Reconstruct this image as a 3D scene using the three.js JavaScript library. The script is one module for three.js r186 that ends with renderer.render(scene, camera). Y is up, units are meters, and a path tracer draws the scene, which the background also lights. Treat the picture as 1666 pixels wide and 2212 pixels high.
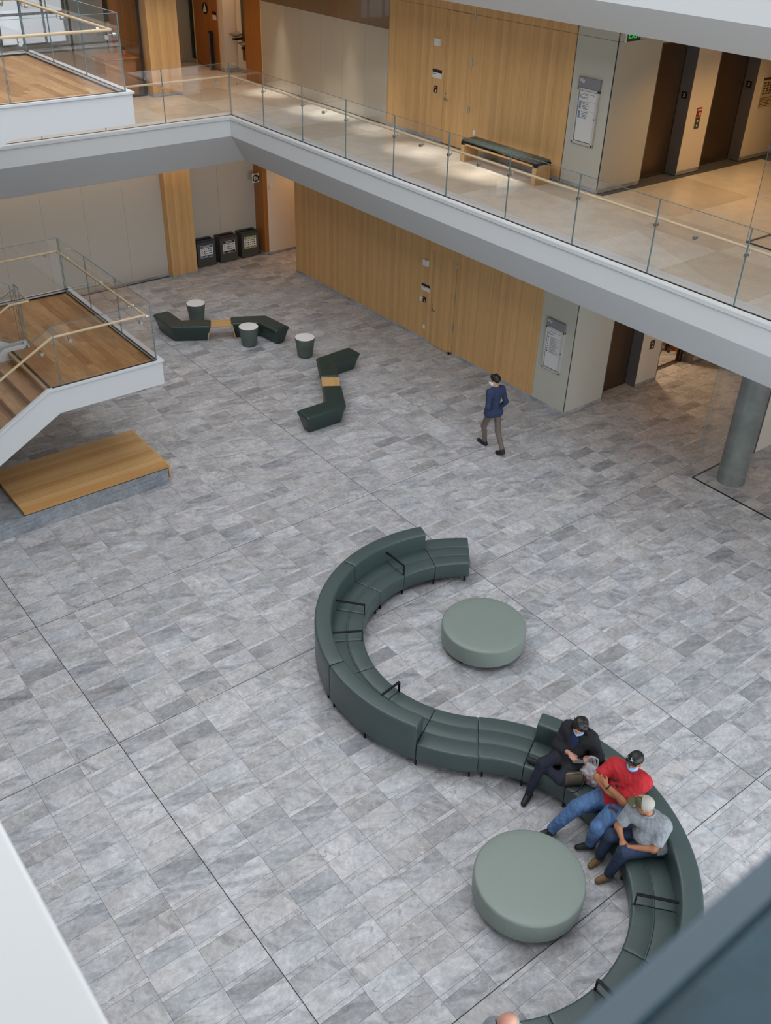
import * as THREE from 'three';
import { RoundedBoxGeometry } from 'three/addons/geometries/RoundedBoxGeometry.js';
import { mergeGeometries, mergeVertices, toCreasedNormals } from 'three/addons/utils/BufferGeometryUtils.js';
import { RectAreaLightUniformsLib } from 'three/addons/lights/RectAreaLightUniformsLib.js';

// ------------------------------------------------------------------ camera, light, exposure
const scene = new THREE.Scene();
const camera = new THREE.PerspectiveCamera(55.99, 1666 / 2212, 0.02, 120);
camera.position.set(-9.707, 10.369, 12.460);
camera.rotation.order = 'YXZ';
camera.rotation.set(-0.5996, -0.6813, 0.0347);
camera.focus = 16.5;
camera.userData.fStop = 6.5;
scene.background = new THREE.Color(0.55, 0.62, 0.72);
const renderer = new THREE.WebGLRenderer({ antialias: true });
renderer.toneMapping = THREE.LinearToneMapping;
renderer.toneMappingExposure = 1.04;
renderer.shadowMap.enabled = true;
RectAreaLightUniformsLib.init();
// daylight through the roof glazing over the open well
const SKY = { x0: -9.4, x1: 2.6, z0: -9.3, z1: 12.2, y: 13.3 };
const skylight = new THREE.RectAreaLight(new THREE.Color(0.99, 0.985, 0.975), 1.12, SKY.x1 - SKY.x0, SKY.z1 - SKY.z0);
skylight.position.set((SKY.x0 + SKY.x1) / 2, SKY.y - 0.03, (SKY.z0 + SKY.z1) / 2);
skylight.lookAt((SKY.x0 + SKY.x1) / 2, 0, (SKY.z0 + SKY.z1) / 2);
scene.add(skylight);
// daylight through the glazed entrance front behind the viewer
const FRONT = { x0: -9.2, x1: 5.2, y0: 0.25, y1: 3.6, z: 14.42 };
const facade = new THREE.RectAreaLight(new THREE.Color(0.86, 0.94, 1.0), 4.6, FRONT.x1 - FRONT.x0, FRONT.y1 - FRONT.y0);
facade.position.set((FRONT.x0 + FRONT.x1) / 2, (FRONT.y0 + FRONT.y1) / 2, FRONT.z - 0.06);
facade.lookAt((FRONT.x0 + FRONT.x1) / 2, (FRONT.y0 + FRONT.y1) / 2, 0);
scene.add(facade);

// ------------------------------------------------------------------ measures (metres)
const U = 0.61, XE = 2.711, ZE = -9.455, XW = 5.48, ZP = -0.03, Y2 = 4.953, Y3 = 9.126;
const C1 = 3.60, C2 = 8.155;               // ceilings of first and second floor
const YL = 2.48, YU = 7.10;                // stair landings
const XR = 12.6, ZR = 14.5;                // far ends of the building to the right
const V3 = (x, y, z) => new THREE.Vector3(x, y, z);

// ------------------------------------------------------------------ helpers
function rng(seed) { let a = seed >>> 0; return () => { a = (a + 0x6D2B79F5) | 0; let t = Math.imul(a ^ (a >>> 15), 1 | a); t = (t + Math.imul(t ^ (t >>> 7), 61 | t)) ^ t; return ((t ^ (t >>> 14)) >>> 0) / 4294967296; }; }
const taken = {};
function numbered(n) { if (taken[n] === undefined) { taken[n] = 0; return n; } taken[n]++; return n + '_' + String(taken[n]).padStart(3, '0'); }
function meta(o, label, category, group, kind) { o.userData.label = label; if (category) o.userData.category = category; if (group) o.userData.group = group; if (kind) o.userData.kind = kind; return o; }
function thing(name, label, category, opt = {}) {
  const o = new THREE.Group(); o.name = numbered(name);
  if (opt.at) o.position.set(...opt.at);
  if (opt.turn) o.rotation.y = opt.turn;
  scene.add(o);
  return meta(o, label, category, opt.group, opt.kind);
}
function mesh(geo, mat) { const m = new THREE.Mesh(geo, mat); m.castShadow = m.receiveShadow = true; return m; }
function part(parent, name, geo, mat, label) { const m = mesh(geo, mat); m.name = name; parent.add(m); if (label) m.userData.label = label; return m; }
function single(name, geo, mat, label, category, opt = {}) {
  const m = mesh(geo, mat); m.name = numbered(name); if (opt.at) m.position.set(...opt.at); if (opt.turn) m.rotation.y = opt.turn; scene.add(m);
  return meta(m, label, category, opt.group, opt.kind);
}
// uv in metres, projected along the dominant axis of each face normal; swap turns the grain
function uvM(g, scale = 1, swap = false, off = [0, 0]) {
  g = g.index ? g.toNonIndexed() : g; const p = g.attributes.position, n = p.count, uv = new Float32Array(n * 2);
  const a = V3(), b = V3(), c = V3();
  for (let i = 0; i < n; i += 3) {
    a.fromBufferAttribute(p, i); b.fromBufferAttribute(p, i + 1); c.fromBufferAttribute(p, i + 2);
    const nn = b.clone().sub(a).cross(c.clone().sub(a)); const ax = Math.abs(nn.x), ay = Math.abs(nn.y), az = Math.abs(nn.z);
    [a, b, c].forEach((v, k) => {
      let u, w; if (ax >= ay && ax >= az) { u = v.z; w = v.y; } else if (ay >= az) { u = v.x; w = v.z; } else { u = v.x; w = v.y; }
      if (swap) [u, w] = [w, u];
      uv[(i + k) * 2] = (u + off[0]) / scale; uv[(i + k) * 2 + 1] = (w + off[1]) / scale;
    });
  }
  g.setAttribute('uv', new THREE.BufferAttribute(uv, 2)); return g;
}
const bx = (x0, x1, y0, y1, z0, z1) => new THREE.BoxGeometry(x1 - x0, y1 - y0, z1 - z0).translate((x0 + x1) / 2, (y0 + y1) / 2, (z0 + z1) / 2);
const rbx = (x0, x1, y0, y1, z0, z1, r = 0.006, s = 2) => new RoundedBoxGeometry(x1 - x0, y1 - y0, z1 - z0, s, r).translate((x0 + x1) / 2, (y0 + y1) / 2, (z0 + z1) / 2);
const ubx = (x0, x1, y0, y1, z0, z1, sc = 1, swap = false, off = [0, 0]) => uvM(bx(x0, x1, y0, y1, z0, z1), sc, swap, off);
function merge(list) { return mergeGeometries(list.map(g => { g = g.index ? g.toNonIndexed() : g; const h = new THREE.BufferGeometry(); h.setAttribute('position', g.attributes.position); h.setAttribute('normal', g.attributes.normal); h.setAttribute('uv', g.attributes.uv || new THREE.BufferAttribute(new Float32Array(g.attributes.position.count * 2), 2)); return h; })); }
function tube(pts, r, seg = 24, rs = 10, smooth = false) {
  let curve;
  if (smooth) curve = new THREE.CatmullRomCurve3(pts.map(p => V3(...p)));
  else { curve = new THREE.CurvePath(); for (let i = 0; i + 1 < pts.length; i++) curve.add(new THREE.LineCurve3(V3(...pts[i]), V3(...pts[i + 1]))); }
  return new THREE.TubeGeometry(curve, seg, r, rs, false);
}
function rod(a, b, r, rs = 12, r2 = r) { const A = V3(...a), B = V3(...b), d = B.clone().sub(A), L = d.length(); const g = new THREE.CylinderGeometry(r2, r, L, rs); g.translate(0, L / 2, 0); g.applyQuaternion(new THREE.Quaternion().setFromUnitVectors(V3(0, 1, 0), d.normalize())); return g.translate(A.x, A.y, A.z); }
// handrail: straight rods with a ball at every bend
function railGeo(pts, r) { const l = []; for (let i = 0; i + 1 < pts.length; i++) l.push(rod(pts[i], pts[i + 1], r, 14)); for (const p of pts) l.push(new THREE.SphereGeometry(r, 14, 10).translate(...p)); return merge(l); }
function quads(list) { // list of 4-point faces -> flat geometry
  const pos = []; for (const [a, b, c, d] of list) pos.push(...a, ...b, ...c, ...a, ...c, ...d);
  const g = new THREE.BufferGeometry(); g.setAttribute('position', new THREE.Float32BufferAttribute(pos, 3)); g.computeVertexNormals(); return uvM(g);
}
function prism(poly, y0, y1, inset0 = 0, bevel = 0) { // plan polygon extruded upright
  const s = new THREE.Shape(poly.map(([x, z]) => new THREE.Vector2(x, -z)));
  const g = new THREE.ExtrudeGeometry(s, { depth: y1 - y0 - 2 * bevel, bevelEnabled: bevel > 0, bevelThickness: bevel, bevelSize: bevel, bevelOffset: -bevel, bevelSegments: 3 });
  return g.rotateX(-Math.PI / 2).translate(0, y0 + bevel, 0);
}
function profileZ(poly, z0, z1) { // polygon in x,y extruded along z
  const s = new THREE.Shape(poly.map(([x, y]) => new THREE.Vector2(x, y)));
  return new THREE.ExtrudeGeometry(s, { depth: z1 - z0, bevelEnabled: false }).translate(0, 0, z0);
}

// ------------------------------------------------------------------ noise and textures
function lattice(n, seed) { const r = rng(seed), a = new Float32Array(n * n); for (let i = 0; i < n * n; i++) a[i] = r(); return a; }
const lats = {};
function vnoise(x, y, per, seed) { // tileable value noise, x,y in cells
  const key = per + '_' + seed; const L = lats[key] || (lats[key] = lattice(per, seed));
  const xi = Math.floor(x), yi = Math.floor(y), fx = x - xi, fy = y - yi, sx = fx * fx * (3 - 2 * fx), sy = fy * fy * (3 - 2 * fy);
  const m = v => ((v % per) + per) % per, x0 = m(xi), x1 = m(xi + 1), y0 = m(yi) * per, y1 = m(yi + 1) * per;
  const a = L[y0 + x0] + (L[y0 + x1] - L[y0 + x0]) * sx, b = L[y1 + x0] + (L[y1 + x1] - L[y1 + x0]) * sx; return a + (b - a) * sy;
}
function fbm(u, v, f, oct, seed, gain = 0.5) { let s = 0, a = 1, t = 0; for (let o = 0; o < oct; o++) { s += a * vnoise(u * f, v * f, f, seed + o * 17); t += a; a *= gain; f *= 2; } return s / t; }
function tex(w, h, fn, srgb = true) {
  const d = new Uint8Array(w * h * 4);
  for (let j = 0; j < h; j++) for (let i = 0; i < w; i++) { const c = fn(i / w, j / h), k = (j * w + i) * 4; for (let q = 0; q < 3; q++) d[k + q] = Math.max(0, Math.min(255, c[q])); d[k + 3] = 255; }
  const t = new THREE.DataTexture(d, w, h); t.wrapS = t.wrapT = THREE.RepeatWrapping; t.magFilter = THREE.LinearFilter; t.minFilter = THREE.LinearMipmapLinearFilter; t.generateMipmaps = true;
  if (srgb) t.colorSpace = THREE.SRGBColorSpace; t.needsUpdate = true; return t;
}
const smooth = (a, b, x) => { const t = Math.max(0, Math.min(1, (x - a) / (b - a))); return t * t * (3 - 2 * t); };
// grey marble: cloudy streaks, pale hair veins, a few dark cracks; one repeat is 2.44 m
const marbleTex = tex(1024, 1024, (u, v) => {
  const wx = fbm(u, v, 6, 3, 11) - 0.5, wy = fbm(u, v, 6, 3, 29) - 0.5;
  const a = u + 0.06 * wx, b = v + 0.06 * wy;
  const cloud = fbm(a, b, 5, 5, 3, 0.6), fine = fbm(a, b, 48, 4, 41, 0.75), p = a - 2 * b, q = 3 * b + 2 * a, streak = fbm(p, q * 0.25, 8, 6, 57, 0.72), mesh = fbm(p, q, 14, 4, 61, 0.7);
  let c = 0.70 + (cloud - 0.5) * 0.15 + (fine - 0.5) * 0.17 + (streak - 0.5) * 0.24 + (mesh - 0.5) * 0.12;
  const rid = 1 - Math.abs(2 * fbm(p, q * 0.25, 6, 3, 71) - 1), gate = smooth(0.52, 0.66, fbm(u, v, 5, 2, 83)); c += 0.13 * smooth(0.98, 0.998, rid) * gate;
  const rid2 = 1 - Math.abs(2 * fbm(a + 2 * b, b - a, 9, 3, 97) - 1); c += 0.035 * smooth(0.965, 0.995, rid2);
  const rid3 = 1 - Math.abs(2 * fbm(p, b, 5, 3, 113, 0.5) - 1), g3 = smooth(0.54, 0.68, fbm(v, u, 6, 2, 131)); c -= 0.13 * smooth(0.972, 0.997, rid3) * g3;
  const patch = smooth(0.56, 0.70, fbm(p, b, 7, 5, 151, 0.6)); c -= 0.08 * patch;
  const g = c * 255, w = (fbm(u, v, 3, 2, 171) - 0.5) * 8; return [g + w, g, g - w + 3];
});
const woodTex = tex(1024, 1024, (u, v) => { // oak veneer, grain along v; one repeat 1.6 m
  const strip = vnoise(u * 14, 0.5, 14, 5), st2 = vnoise(u * 40, 0.5, 40, 23), g1 = fbm(u + 0.004 * vnoise(u * 8, v * 4, 8, 9), v * 0.0625, 64, 2, 7), g2 = vnoise(u * 256, v * 8, 256, 13), fl = fbm(u, v * 0.25, 40, 3, 19);
  const k = (strip - 0.5) * 0.14 + (st2 - 0.5) * 0.07 + (g1 - 0.5) * 0.05 + (g2 - 0.5) * 0.03 + (fl - 0.5) * 0.03;
  return [202 * (1 + k), 160 * (1 + k * 1.12), 106 * (1 + k * 1.3)];
});
const plankTex = tex(1024, 1024, (u, v) => { // oiled oak boards, grain along v; one repeat 1.2 m
  const w = 0.012 * fbm(u, v, 6, 3, 301); const g1 = vnoise((u + w) * 96, v * 3, 96, 307), g2 = vnoise(u * 400, v * 20, 400, 311), big = fbm(u, v * 0.5, 8, 3, 317), kn = smooth(0.70, 0.8, fbm(u + w, v, 10, 2, 331));
  const k = (g1 - 0.5) * 0.14 + (g2 - 0.5) * 0.07 + (big - 0.5) * 0.16 - kn * 0.06;
  return [176 * (1 + k), 134 * (1 + k * 1.1), 84 * (1 + k * 1.25)];
});
const limeTex = tex(512, 512, (u, v) => { const k = (fbm(u, v, 8, 5, 401) - 0.5) * 0.10 + (fbm(u * 1, v * 1, 64, 2, 409) - 0.5) * 0.06; return [206 * (1 + k), 199 * (1 + k), 188 * (1 + k)]; });
const concTex = tex(512, 512, (u, v) => { const k = (fbm(u, v, 6, 6, 501, 0.62) - 0.5) * 0.42 + (vnoise(u * 24, v * 2, 24, 509) - 0.5) * 0.12; return [150 * (1 + k), 154 * (1 + k), 150 * (1 + k)]; });
const denimTex = tex(512, 512, (u, v) => { const k = (fbm(u, v, 12, 4, 601) - 0.5) * 0.55 + (vnoise(u * 200, v * 40, 200, 607) - 0.5) * 0.2; return [74 * (1 + k), 104 * (1 + k), 146 * (1 + k)]; });
const darkDenimTex = tex(256, 256, (u, v) => { const k = (fbm(u, v, 8, 4, 611) - 0.5) * 0.5; return [38 * (1 + k), 52 * (1 + k), 78 * (1 + k)]; });
const camoTex = tex(256, 256, (u, v) => { const a = fbm(u, v, 10, 3, 621), b = fbm(u, v, 12, 3, 631); return a > 0.56 ? [86, 84, 58] : b > 0.55 ? [178, 170, 132] : b < 0.43 ? [60, 58, 44] : [132, 126, 92]; });
const leatherBump = tex(256, 256, (u, v) => { const k = fbm(u, v, 32, 3, 701) * 255; return [k, k, k]; }, false);
const heatherTex = tex(256, 256, (u, v) => { const k = (fbm(u, v, 64, 2, 711) - 0.5) * 0.3; return [136 * (1 + k), 140 * (1 + k), 146 * (1 + k)]; });
const clothBump = tex(256, 256, (u, v) => { const k = fbm(u, v, 7, 4, 721, 0.55) * 255; return [k, k, k]; }, false);

const S = (o) => new THREE.MeshStandardMaterial(o), PH = (o) => new THREE.MeshPhysicalMaterial(o);
const M = {
  marble: S({ map: marbleTex, roughness: 0.42, vertexColors: true }),
  marblePlain: S({ map: marbleTex, roughness: 0.4, color: 0xe2e4e6 }),
  marbleSlab: S({ map: marbleTex, roughness: 0.42, color: 0xd4dade }),
  grout: S({ color: 0x4a4a4c, roughness: 0.95 }),
  white: S({ color: 0xcccecf, roughness: 0.55 }),
  whiteLedge: S({ color: 0xf6f7f8, roughness: 0.5 }),
  ceiling: S({ color: 0xd6d6d4, roughness: 0.9 }),
  cream: S({ color: 0xd8cfc0, roughness: 0.7 }),
  greyPanel: S({ color: 0xbfb9ae, roughness: 0.42 }),
  greyWall: S({ color: 0xa9a698, roughness: 0.6 }),
  pillar: S({ color: 0xbab7ab, roughness: 0.45 }),
  beigeGlass: PH({ color: 0xb6ab99, roughness: 0.12, clearcoat: 0.6, clearcoatRoughness: 0.05 }),
  brownBand: PH({ color: 0x7d6248, roughness: 0.15, clearcoat: 0.5 }),
  reveal: S({ color: 0x2c2a27, roughness: 0.8 }),
  wood: S({ map: woodTex, roughness: 0.48 }),
  woodDeep: S({ map: woodTex, roughness: 0.45, color: 0xcba87c }),
  woodMid: S({ map: woodTex, roughness: 0.48, color: 0xf0e4d2 }),
  plank: S({ map: plankTex, roughness: 0.38 }),
  plankB: S({ map: plankTex, roughness: 0.38, color: 0xf1e9df }),
  plankC: S({ map: plankTex, roughness: 0.4, color: 0xdccdb8 }),
  rail: S({ color: 0xceb692, roughness: 0.38 }),
  lime: S({ map: limeTex, roughness: 0.26 }),
  limeB: S({ map: limeTex, roughness: 0.28, color: 0xf1ece4 }),
  conc: S({ map: concTex, roughness: 0.75, color: 0xb9bdba }),
  steel: S({ color: 0xb8b8b6, metalness: 1, roughness: 0.28 }),
  darkSteel: S({ color: 0x6b6762, metalness: 1, roughness: 0.34 }),
  jamb: S({ color: 0x7a797c, metalness: 0.55, roughness: 0.4 }),
  bronze: S({ color: 0x6e5c4c, metalness: 0.8, roughness: 0.36 }),
  black: S({ color: 0x141416, roughness: 0.5 }),
  blackMetal: S({ color: 0x17181a, roughness: 0.35, metalness: 0.6 }),
  plate: S({ color: 0xd9d8d2, roughness: 0.5 }),
  glass: PH({ color: 0xffffff, transmission: 1, thickness: 0, roughness: 0.0, ior: 1.5 }),
  glassEdge: PH({ color: 0x6c868c, roughness: 0.12, clearcoat: 1 }),
  thickGlass: PH({ color: 0xffffff, transmission: 1, thickness: 0.02, roughness: 0.02, ior: 1.5, attenuationColor: new THREE.Color(0x1c5a72), attenuationDistance: 0.03 }),
  edgeGlass: PH({ color: 0x0d465c, roughness: 0.05, ior: 1.6 }),
  leather: PH({ color: 0x404f4e, roughness: 0.36, bumpMap: leatherBump, bumpScale: 0.0006, clearcoat: 0.12, clearcoatRoughness: 0.4 }),
  leatherDark: PH({ color: 0x2a3b37, roughness: 0.34, bumpMap: leatherBump, bumpScale: 0.0005 }),
  sage: PH({ color: 0x7f8a83, roughness: 0.42, bumpMap: leatherBump, bumpScale: 0.0005 }),
  tableSide: S({ color: 0x55615a, roughness: 0.5 }),
  whiteTableTop: S({ color: 0xe9e7e6, roughness: 0.35 }),
  silver: S({ color: 0xc2c0ba, roughness: 0.4, metalness: 0.25 }), headGrey: S({ color: 0x807f84, roughness: 0.45 }),
  bin: S({ color: 0x4b4946, roughness: 0.5, metalness: 0.2 }),
  skin: S({ color: 0xc08a68, roughness: 0.55 }),
  skinTan: S({ color: 0xa9714e, roughness: 0.55 }),
  skinPink: S({ color: 0xc8907c, roughness: 0.5 }),
  hairBlack: S({ color: 0x120d0b, roughness: 0.45 }),
  hairGrey: S({ color: 0x9b9690, roughness: 0.7 }),
  mask: S({ color: 0x9cc4ea, roughness: 0.8 }), maskWhite: S({ color: 0xdfe3ea, roughness: 0.8 }),
  coat: S({ color: 0x1d1e22, roughness: 0.85, bumpMap: clothBump, bumpScale: 0.012 }),
  navyTop: S({ color: 0x1b2850, roughness: 0.8 }),
  navyPants: S({ color: 0x1c2030, roughness: 0.85, bumpMap: clothBump, bumpScale: 0.01 }),
  red: S({ color: 0xb8202a, roughness: 0.8, bumpMap: clothBump, bumpScale: 0.014 }),
  denim: S({ map: denimTex, roughness: 0.85, bumpMap: clothBump, bumpScale: 0.012 }),
  darkDenim: S({ map: darkDenimTex, roughness: 0.85, bumpMap: clothBump, bumpScale: 0.012 }),
  heather: S({ map: heatherTex, roughness: 0.85, bumpMap: clothBump, bumpScale: 0.005 }),
  capGrey: S({ color: 0xa9a59c, roughness: 0.85 }), camo: S({ map: camoTex, roughness: 0.85 }),
  shirtBlue: S({ color: 0x2b3656, roughness: 0.85, bumpMap: clothBump, bumpScale: 0.012 }),
  khaki: S({ color: 0x6b6056, roughness: 0.85, bumpMap: clothBump, bumpScale: 0.01 }),
  shoeBrown: S({ color: 0x7a5f3f, roughness: 0.7 }), shoeBlack: S({ color: 0x16161a, roughness: 0.6 }), sole: S({ color: 0xb9b4aa, roughness: 0.7 }),
  bagBrown: S({ color: 0x4d4238, roughness: 0.7, bumpMap: clothBump, bumpScale: 0.01 }), bagTrim: S({ color: 0x9b8a6c, roughness: 0.6 }),
  lightGlow: S({ color: 0xffffff, emissive: 0xfff1da, emissiveIntensity: 1.2 }),
};
function canvasMat(w, h, draw, extra = {}) {
  const c = document.createElement('canvas'); c.width = w; c.height = h; const x = c.getContext('2d'); draw(x, w, h);
  const t = new THREE.CanvasTexture(c); t.colorSpace = THREE.SRGBColorSpace; return S({ map: t, roughness: 0.5, ...extra });
}
// ================================================================== STRUCTURE
// ---- first floor: marble tiles, laid in columns along x with a three-width rhythm along z
{
  const floor = thing('floor', 'grey marble tile floor of the atrium lobby', 'floor', { kind: 'structure' });
  part(floor, 'screed', merge([bx(-12.5, XR, -0.3, -0.006, -13.2, 14.5)]), M.grout);
  const rand = rng(2024), gapX = 0.0016, list = [];
  const xJ = [-11, 0, 10.724], zJ = [-10.895, 0, 4.948, 14.433];
  const rows = [[0.41, 0.91, 'L'], [0.91, 1.015, 's'], [1.015, 1.41, 'm']];
  const inRoom = (x, z) => {                                       // where floor can be seen
    if (x < -9.6 || z > 11.6) return false;
    if (z < -12.62) return x > 2.9 && x < 5.55 && z > -13.12;
    if (x < 5.5) return true;
    if (z > -12.62 && z < -10.86) return x < 8.2;
    return z > -0.35 && x < 10.9;
  };
  for (let c = -16; c <= 18; c++) {
    const odd = ((c % 2) + 2) % 2, shift = odd ? 0 : 0.5;          // every other column slips by half a repeat
    for (let k = -22; k <= 19; k++) for (const [a, b, kind] of rows) {
      const z0 = k + a + shift, z1 = k + b + shift; let x0 = c, x1 = c + 1;
      let cuts = [z0, z1]; for (const j of zJ) if (j > z0 + 0.03 && j < z1 - 0.03) cuts = [z0, j, z1];
      for (let q = 0; q + 1 < cuts.length; q++) {
        let X0 = x0 * U, X1 = x1 * U, Z0 = cuts[q] * U, Z1 = cuts[q + 1] * U;
        if (!inRoom((X0 + X1) / 2, (Z0 + Z1) / 2)) continue;
        const g = v => zJ.some(j => Math.abs(j * U - v) < 0.02) ? 0.006 : 0.0016, h = v => xJ.some(j => Math.abs(j * U - v) < 0.02) ? 0.006 : 0.0016;
        X0 += h(X0); X1 -= h(X1); Z0 += g(Z0); Z1 -= g(Z1);
        list.push({ X0, X1, Z0, Z1, kind, r: [rand(), rand(), rand(), rand(), rand()] });
      }
    }
  }
  camera.updateMatrixWorld(); camera.updateProjectionMatrix();
  const pj = (x, z) => V3(x, 0, z).project(camera);
  for (const t of list) {
    const a = pj(t.X0, t.Z0), b = pj(t.X1, t.Z0), c = pj(t.X1, t.Z1), d = pj(t.X0, t.Z1), m = pj((t.X0 + t.X1) / 2, (t.Z0 + t.Z1) / 2);
    const area = Math.abs((c.x - a.x) * (d.y - b.y) - (d.x - b.x) * (c.y - a.y)) / 2;
    const px = (m.x + 1) * 833, py = (1 - m.y) * 1106;
    const hid = py > 1770 + px * 1.88 || (py > 2212 - (px - 1210) * 0.77 && px > 1210) || ((t.X0 + 4.282) ** 2 + (t.Z0 - 7.8) ** 2 > 3.2 && (t.X0 + 4.282) ** 2 + (t.Z0 - 7.8) ** 2 < 6.2 && t.Z0 > 7) || (t.X0 + 3.9) ** 2 + (t.Z0 - 8.1) ** 2 < 0.36;
    t.area = (Math.abs(m.x) < 1 && Math.abs(m.y) < 1 && !hid) ? area : 0;
  }
  function tileGeo(t) {
    const g = bx(t.X0, t.X1, -0.012, 0, t.Z0, t.Z1).toNonIndexed(), p = g.attributes.position, n = p.count, uv = new Float32Array(n * 2), col = new Float32Array(n * 3);
    const flip = t.r[2] > 0.5 ? -1 : 1, sw = t.r[3] > 0.75;
    // tone of this stone: the middle width is often darker, the thin one paler
    let k = t.kind === 'm' ? 0.80 + 0.26 * t.r[4] : t.kind === 's' ? 0.98 + 0.16 * t.r[4] : 0.90 + 0.20 * t.r[4];
    if (t.kind === 'm' && t.r[3] < 0.16) k *= 0.80;
    for (let i = 0; i < n; i++) {
      let a = p.getX(i) - t.X0, b = p.getZ(i) - t.Z0; if (sw) [a, b] = [b, a];
      uv[i * 2] = t.r[0] + flip * a / 2.44; uv[i * 2 + 1] = t.r[1] + flip * b / 2.44;
      col[i * 3] = k * (1 + 0.02 * (t.r[3] - 0.5)); col[i * 3 + 1] = k; col[i * 3 + 2] = k * (1 - 0.02 * (t.r[3] - 0.5));
    }
    g.setAttribute('uv', new THREE.BufferAttribute(uv, 2)); g.setAttribute('color', new THREE.BufferAttribute(col, 3)); return g;
  }
  list.sort((a, b) => b.area - a.area);
  list.slice(0, 300).forEach(t => part(floor, 'tile', tileGeo(t), M.marble));
  const rest = part(floor, 'tile_field', mergeGeometries(list.slice(300).map(tileGeo)), M.marble); rest.userData.kind = 'stuff';
}

// ---- slab edges: lip, upright fascia, sloping soffit; run along z on the right and along x on the left, mitred at the corner
function slabEdge(yTop, crease, bottom, zEnd, xEnd, dB) {
  const prof = [[0.42, yTop - 0.004], [0, yTop - 0.004], [-0.005, yTop - 0.02], [0, yTop - 0.085], [0.03, yTop - 0.095], [0.03, crease], [dB, bottom], [dB + 0.4, bottom]];
  const f = [];
  for (let i = 0; i + 1 < prof.length; i++) {
    const [d0, y0] = prof[i], [d1, y1] = prof[i + 1];
    const a = [XE + d0, y0, zEnd], b = [XE + d0, y0, ZE - d0], c = [xEnd, y0, ZE - d0], A = [XE + d1, y1, zEnd], B = [XE + d1, y1, ZE - d1], C = [xEnd, y1, ZE - d1];
    f.push([a, A, B, b], [b, B, C, c]);
  }
  return quads(f);
}
const fascia2 = single('trim', slabEdge(Y2, 4.477, C1, ZR, -9.5, 0.875), M.white, 'white balcony edge with sloped soffit around the second floor', 'trim', { kind: 'structure' });
const fascia3 = single('trim', slabEdge(Y3, 8.65, C2, ZR, -9.5, 0.78), M.white, 'white slab edge of the third floor above the elevators', 'trim', { kind: 'structure' });
// ceilings and upper slabs
single('ceiling', merge([bx(3.75, XR, C1, C1 + 0.25, -12.9, ZR), bx(-9.5, 3.8, C1, C1 + 0.25, -13.2, -10.5)]), M.ceiling, 'white ceiling under the second floor balcony', 'ceiling', { kind: 'structure' });
single('ceiling', merge([bx(3.75, XR, C2, C2 + 0.25, -17, ZR), bx(-9.5, 3.8, C2, C2 + 0.25, -17, -10.5)]), M.ceiling, 'white ceiling over the second floor walkway', 'ceiling', { kind: 'structure' });
// ---- second floor: pale limestone slabs
{
  const fl = thing('floor', 'polished cream limestone floor of the second floor walkway', 'floor', { kind: 'structure' });
  part(fl, 'screed', merge([bx(XE + 0.05, XR, Y2 - 0.3, Y2 - 0.014, ZE - 0.05, ZR), bx(-9.5, XR, Y2 - 0.3, Y2 - 0.014, -17, ZE - 0.05)]), M.grout);
  let q = 0;
  const slab = (x0, x1, z0, z1) => { const o = (q++ * 0.37) % 2; part(fl, 'slab', ubx(x0 + 0.0015, x1 - 0.0015, Y2 - 0.02, Y2 - 0.006, z0 + 0.0015, z1 - 0.0015, 2, false, [o, o * 1.7]), q % 3 ? M.lime : M.limeB); };
  const zs = [-9.66, -8.07, -6.43, -4.79, -3.15, -1.51, 0.13, 1.77, 3.40, 5.04, 6.68, 8.4];
  for (let i = 0; i + 1 < zs.length; i++) { slab(2.88, 4.72, zs[i], zs[i + 1]); slab(4.72, zs[i] < -0.1 && zs[i + 1] < 0.2 ? 5.48 : 5.6, zs[i], zs[i + 1]); if (zs[i] > -0.2 && zs[i] < 3) { slab(5.6, 8.0, zs[i], zs[i + 1]); slab(8.0, 10.8, zs[i], zs[i + 1]); } }
  for (let i = 0; i < 4; i++) slab(5.6, 8, 3.40 + i * 1.64, 5.04 + i * 1.64);
  for (let x = -9.4; x < 2.9; x += 1.54) for (const [a, b] of [[-11.2, -9.66], [-12.66, -11.2]]) slab(x, Math.min(x + 1.54, 2.88), a, b);
  for (const [a, b] of [[2.88, 4.2], [4.2, 5.5]]) for (const [c, d] of [[-11.2, -9.66], [-12.66, -11.2], [-14.4, -12.66], [-16.5, -14.4]]) slab(a, b, c, d);
  slab(5.5, 6.4, -14.45, -13.2);
}
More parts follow.
